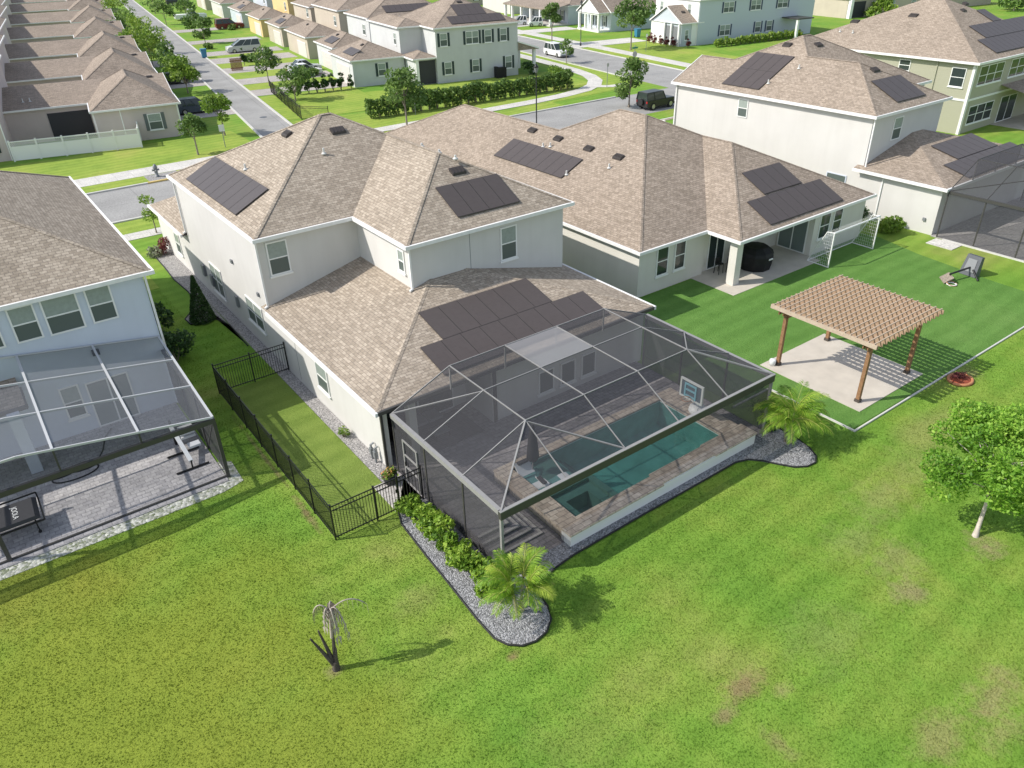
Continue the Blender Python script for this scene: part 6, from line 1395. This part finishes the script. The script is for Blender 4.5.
# vehicles
car('parked_car', 'dark blue-grey SUV on the driveway of the nearest townhouse', 'car', (10.6,107.8), 1, PI*0, paint('slate',(.06,.075,.10)), 5.2, 2.0, 1.8, 'suv')
car('parked_car', 'black sedan parked behind the second townhouse driveway tree', 'car', (10.2,132.5), 1, 0, paint('black',(.02,.02,.022)), 5.2, 2.0, 1.6, 'sedan')
car('parked_car', 'pale blue car on a driveway far along the townhouse row', 'car', (9.0,199), 1, 0, paint('iceblue',(.42,.48,.58)), 6.5, 2.4, 2.3, 'suv')
car('parked_car', 'silver minivan on a side street driveway', 'car', (26.6,162.3), 1, PI, paint('silver',(.50,.51,.50)), 6.2, 2.2, 2.2, 'van')
car('parked_car', 'dark red SUV beside the yellow house', 'car', (31.6,206), 1, 0, paint('maroon',(.16,.018,.025)), 6.4, 2.4, 2.2, 'suv')
car('parked_car', 'white pickup truck beyond the dark red SUV', 'car', (26.8,236), 1, 0, paint('white',(.75,.75,.75)), 8., 2.6, 2.5, 'pickup')
car('parked_car', 'dark car at the top of the side street', 'car', (30,290), 1, 0, paint('charcoal',(.05,.05,.055)), 7., 2.6, 2.3, 'suv')
car('parked_car', 'white sedan nearer the hedge on the shared driveway', 'car', (29.6,128.2), 1, .1, paint('white',(.75,.75,.75)), 5.2, 2.0, 1.7, 'sedan')
car('parked_car', 'pale grey sedan behind the white sedan on the shared driveway', 'car', (30.6,132.4), 1, .1, paint('palegrey',(.45,.47,.50)), 5.2, 2.0, 1.7, 'sedan')
car('parked_car', 'white SUV parked on the cross street beside the corner house', 'car', (71.6,121.6), 1, -PI/2, paint('white',(.75,.75,.75)), 5.9, 2.2, 1.95, 'suv')
car('parked_car', 'black off-road car with boxy body parked behind the conifer-like tree', 'car', (71.3,67.6), 0, 0., paint('black',(.02,.02,.022)), 4.9, 2.0, 2.0, 'jeep')
for k, (v, u) in enumerate(((88.5,167),(90,162.5))):
    car('golf_cart', ['pale golf cart before the columned porch, nearer the road','pale golf cart before the columned porch, nearer the steps'][k], 'golf cart', (v,u), 1, 2.8, paint('white',(.75,.75,.75)), 3.2, 1.5, 1.9, 'van')
# ================================================================== grass blades on the near lawn
def in_poly(x, y, poly):
    c = np.zeros(len(x), bool); n = len(poly); j = n-1
    for i in range(n):
        xi, yi = poly[i]; xj, yj = poly[j]
        t = ((yi > y) != (yj > y)) & (x < (xj-xi)*(y-yi)/(yj-yi+1e-12)+xi); c ^= t; j = i
    return c
NB = 800000
gx, gy = RNG.uniform(-9, 50, NB), RNG.uniform(1.5, 60, NB)
keep = np.ones(NB, bool)
keep &= ~((gx > 10.6) & (gx < 25.9) & (gy > 15.5)); keep &= ~((gx > 25.85) & (gy > 17.9)); keep &= ~((gx > 28.1) & (gy > 13.3))
keep &= ~((gx < 5.2) & (gy > 27.2)); keep &= ~((gx > 6.95) & (gx < 10.7) & (gy > 21.15) & (gy < 34.6)); keep &= ~((gx > 9.9) & (gx < 10.7) & (gy > 21)); keep &= ~((gx > 8.2) & (gx < 10.7) & (gy > 42.5)); keep &= ~((gx<5.6)&(gy>34.8))
keep &= ~in_poly(gx, gy, bed)
keep &= ~((gx < 5.6) & (gy > 26.7) & (RNG.random(NB) < .3))
dist = np.hypot(gx, gy)+1; keep &= RNG.random(NB) < np.clip(26/dist, 0, 1)**1.3
gx, gy = gx[keep], gy[keep]; n = len(gx); an = RNG.uniform(0, 2*PI, n); hh = RNG.uniform(.02, .05, n); wd = RNG.uniform(.010, .022, n)*(1+dist[keep]*.012); la = RNG.uniform(0, 2*PI, n); ll = RNG.uniform(.03, .085, n)
P0 = np.stack([gx-wd*np.cos(an), gy-wd*np.sin(an), np.full(n,-.004)],1); P1 = np.stack([gx+wd*np.cos(an), gy+wd*np.sin(an), np.full(n,-.004)],1); P2 = np.stack([gx+ll*np.cos(la), gy+ll*np.sin(la), hh],1)
go = facemesh(None, 'grass', np.stack([P0,P1,P2],1), 3, M_blade, RNG.random(n), 'stuff')
# ================================================================== light, sky, camera
SUN = Vector((-1, .52, 1.0)).normalized()
el = math.asin(SUN.z)
sd = bpy.data.lights.new('sun', 'SUN'); sd.energy = 3.3; sd.angle = math.radians(.5); sd.color = (1., .95, .87)
so = bpy.data.objects.new('sun', sd); COL.objects.link(so); so.rotation_euler = (-SUN).to_track_quat('-Z', 'Y').to_euler(); so.location = (-40,30,60)
w = bpy.data.worlds.new('World'); SC.world = w; w.use_nodes = True
nt = w.node_tree; bg = nt.nodes['Background']; sk = nt.nodes.new('ShaderNodeTexSky'); sk.sky_type = 'NISHITA'; sk.sun_disc = False
sk.sun_elevation = el; sk.sun_rotation = math.atan2(SUN.x, SUN.y); sk.air_density = 1.; sk.dust_density = .8; sk.ozone_density = .7
hs = nt.nodes.new('ShaderNodeHueSaturation'); hs.inputs['Saturation'].default_value = .62; nt.links.new(sk.outputs['Color'], hs.inputs['Color']); nt.links.new(hs.outputs['Color'], bg.inputs['Color']); bg.inputs['Strength'].default_value = .14
cd = bpy.data.cameras.new('camera'); cam = bpy.data.objects.new('camera', cd); COL.objects.link(cam); SC.camera = cam
yaw, pit, rol = CAMP[1:4]
d = Vector((math.sin(yaw)*math.cos(pit), math.cos(yaw)*math.cos(pit), -math.sin(pit))); r = Vector((math.cos(yaw), -math.sin(yaw), 0)); u = r.cross(d)
r2 = r*math.cos(rol)+u*math.sin(rol); u2 = -r*math.sin(rol)+u*math.cos(rol)
cam.matrix_world = Matrix(((r2.x,u2.x,-d.x,0),(r2.y,u2.y,-d.y,0),(r2.z,u2.z,-d.z,19.5),(0,0,0,1)))
cd.sensor_width = 36.; cd.lens = CAMP[0]*1000*36/1024; cd.clip_start = .5; cd.clip_end = 3000
vs = SC.view_settings; SC.display_settings.display_device = 'sRGB'; vs.view_transform = 'Standard'; vs.look = 'None'; vs.exposure = .54; vs.gamma = 1.; vs.use_curve_mapping = False
SC.cycles.transparent_max_bounces = 24; SC.cycles.max_bounces = 6; SC.cycles.use_denoising = True
for o in SC.objects:
    if '_b' in o: del o['_b']
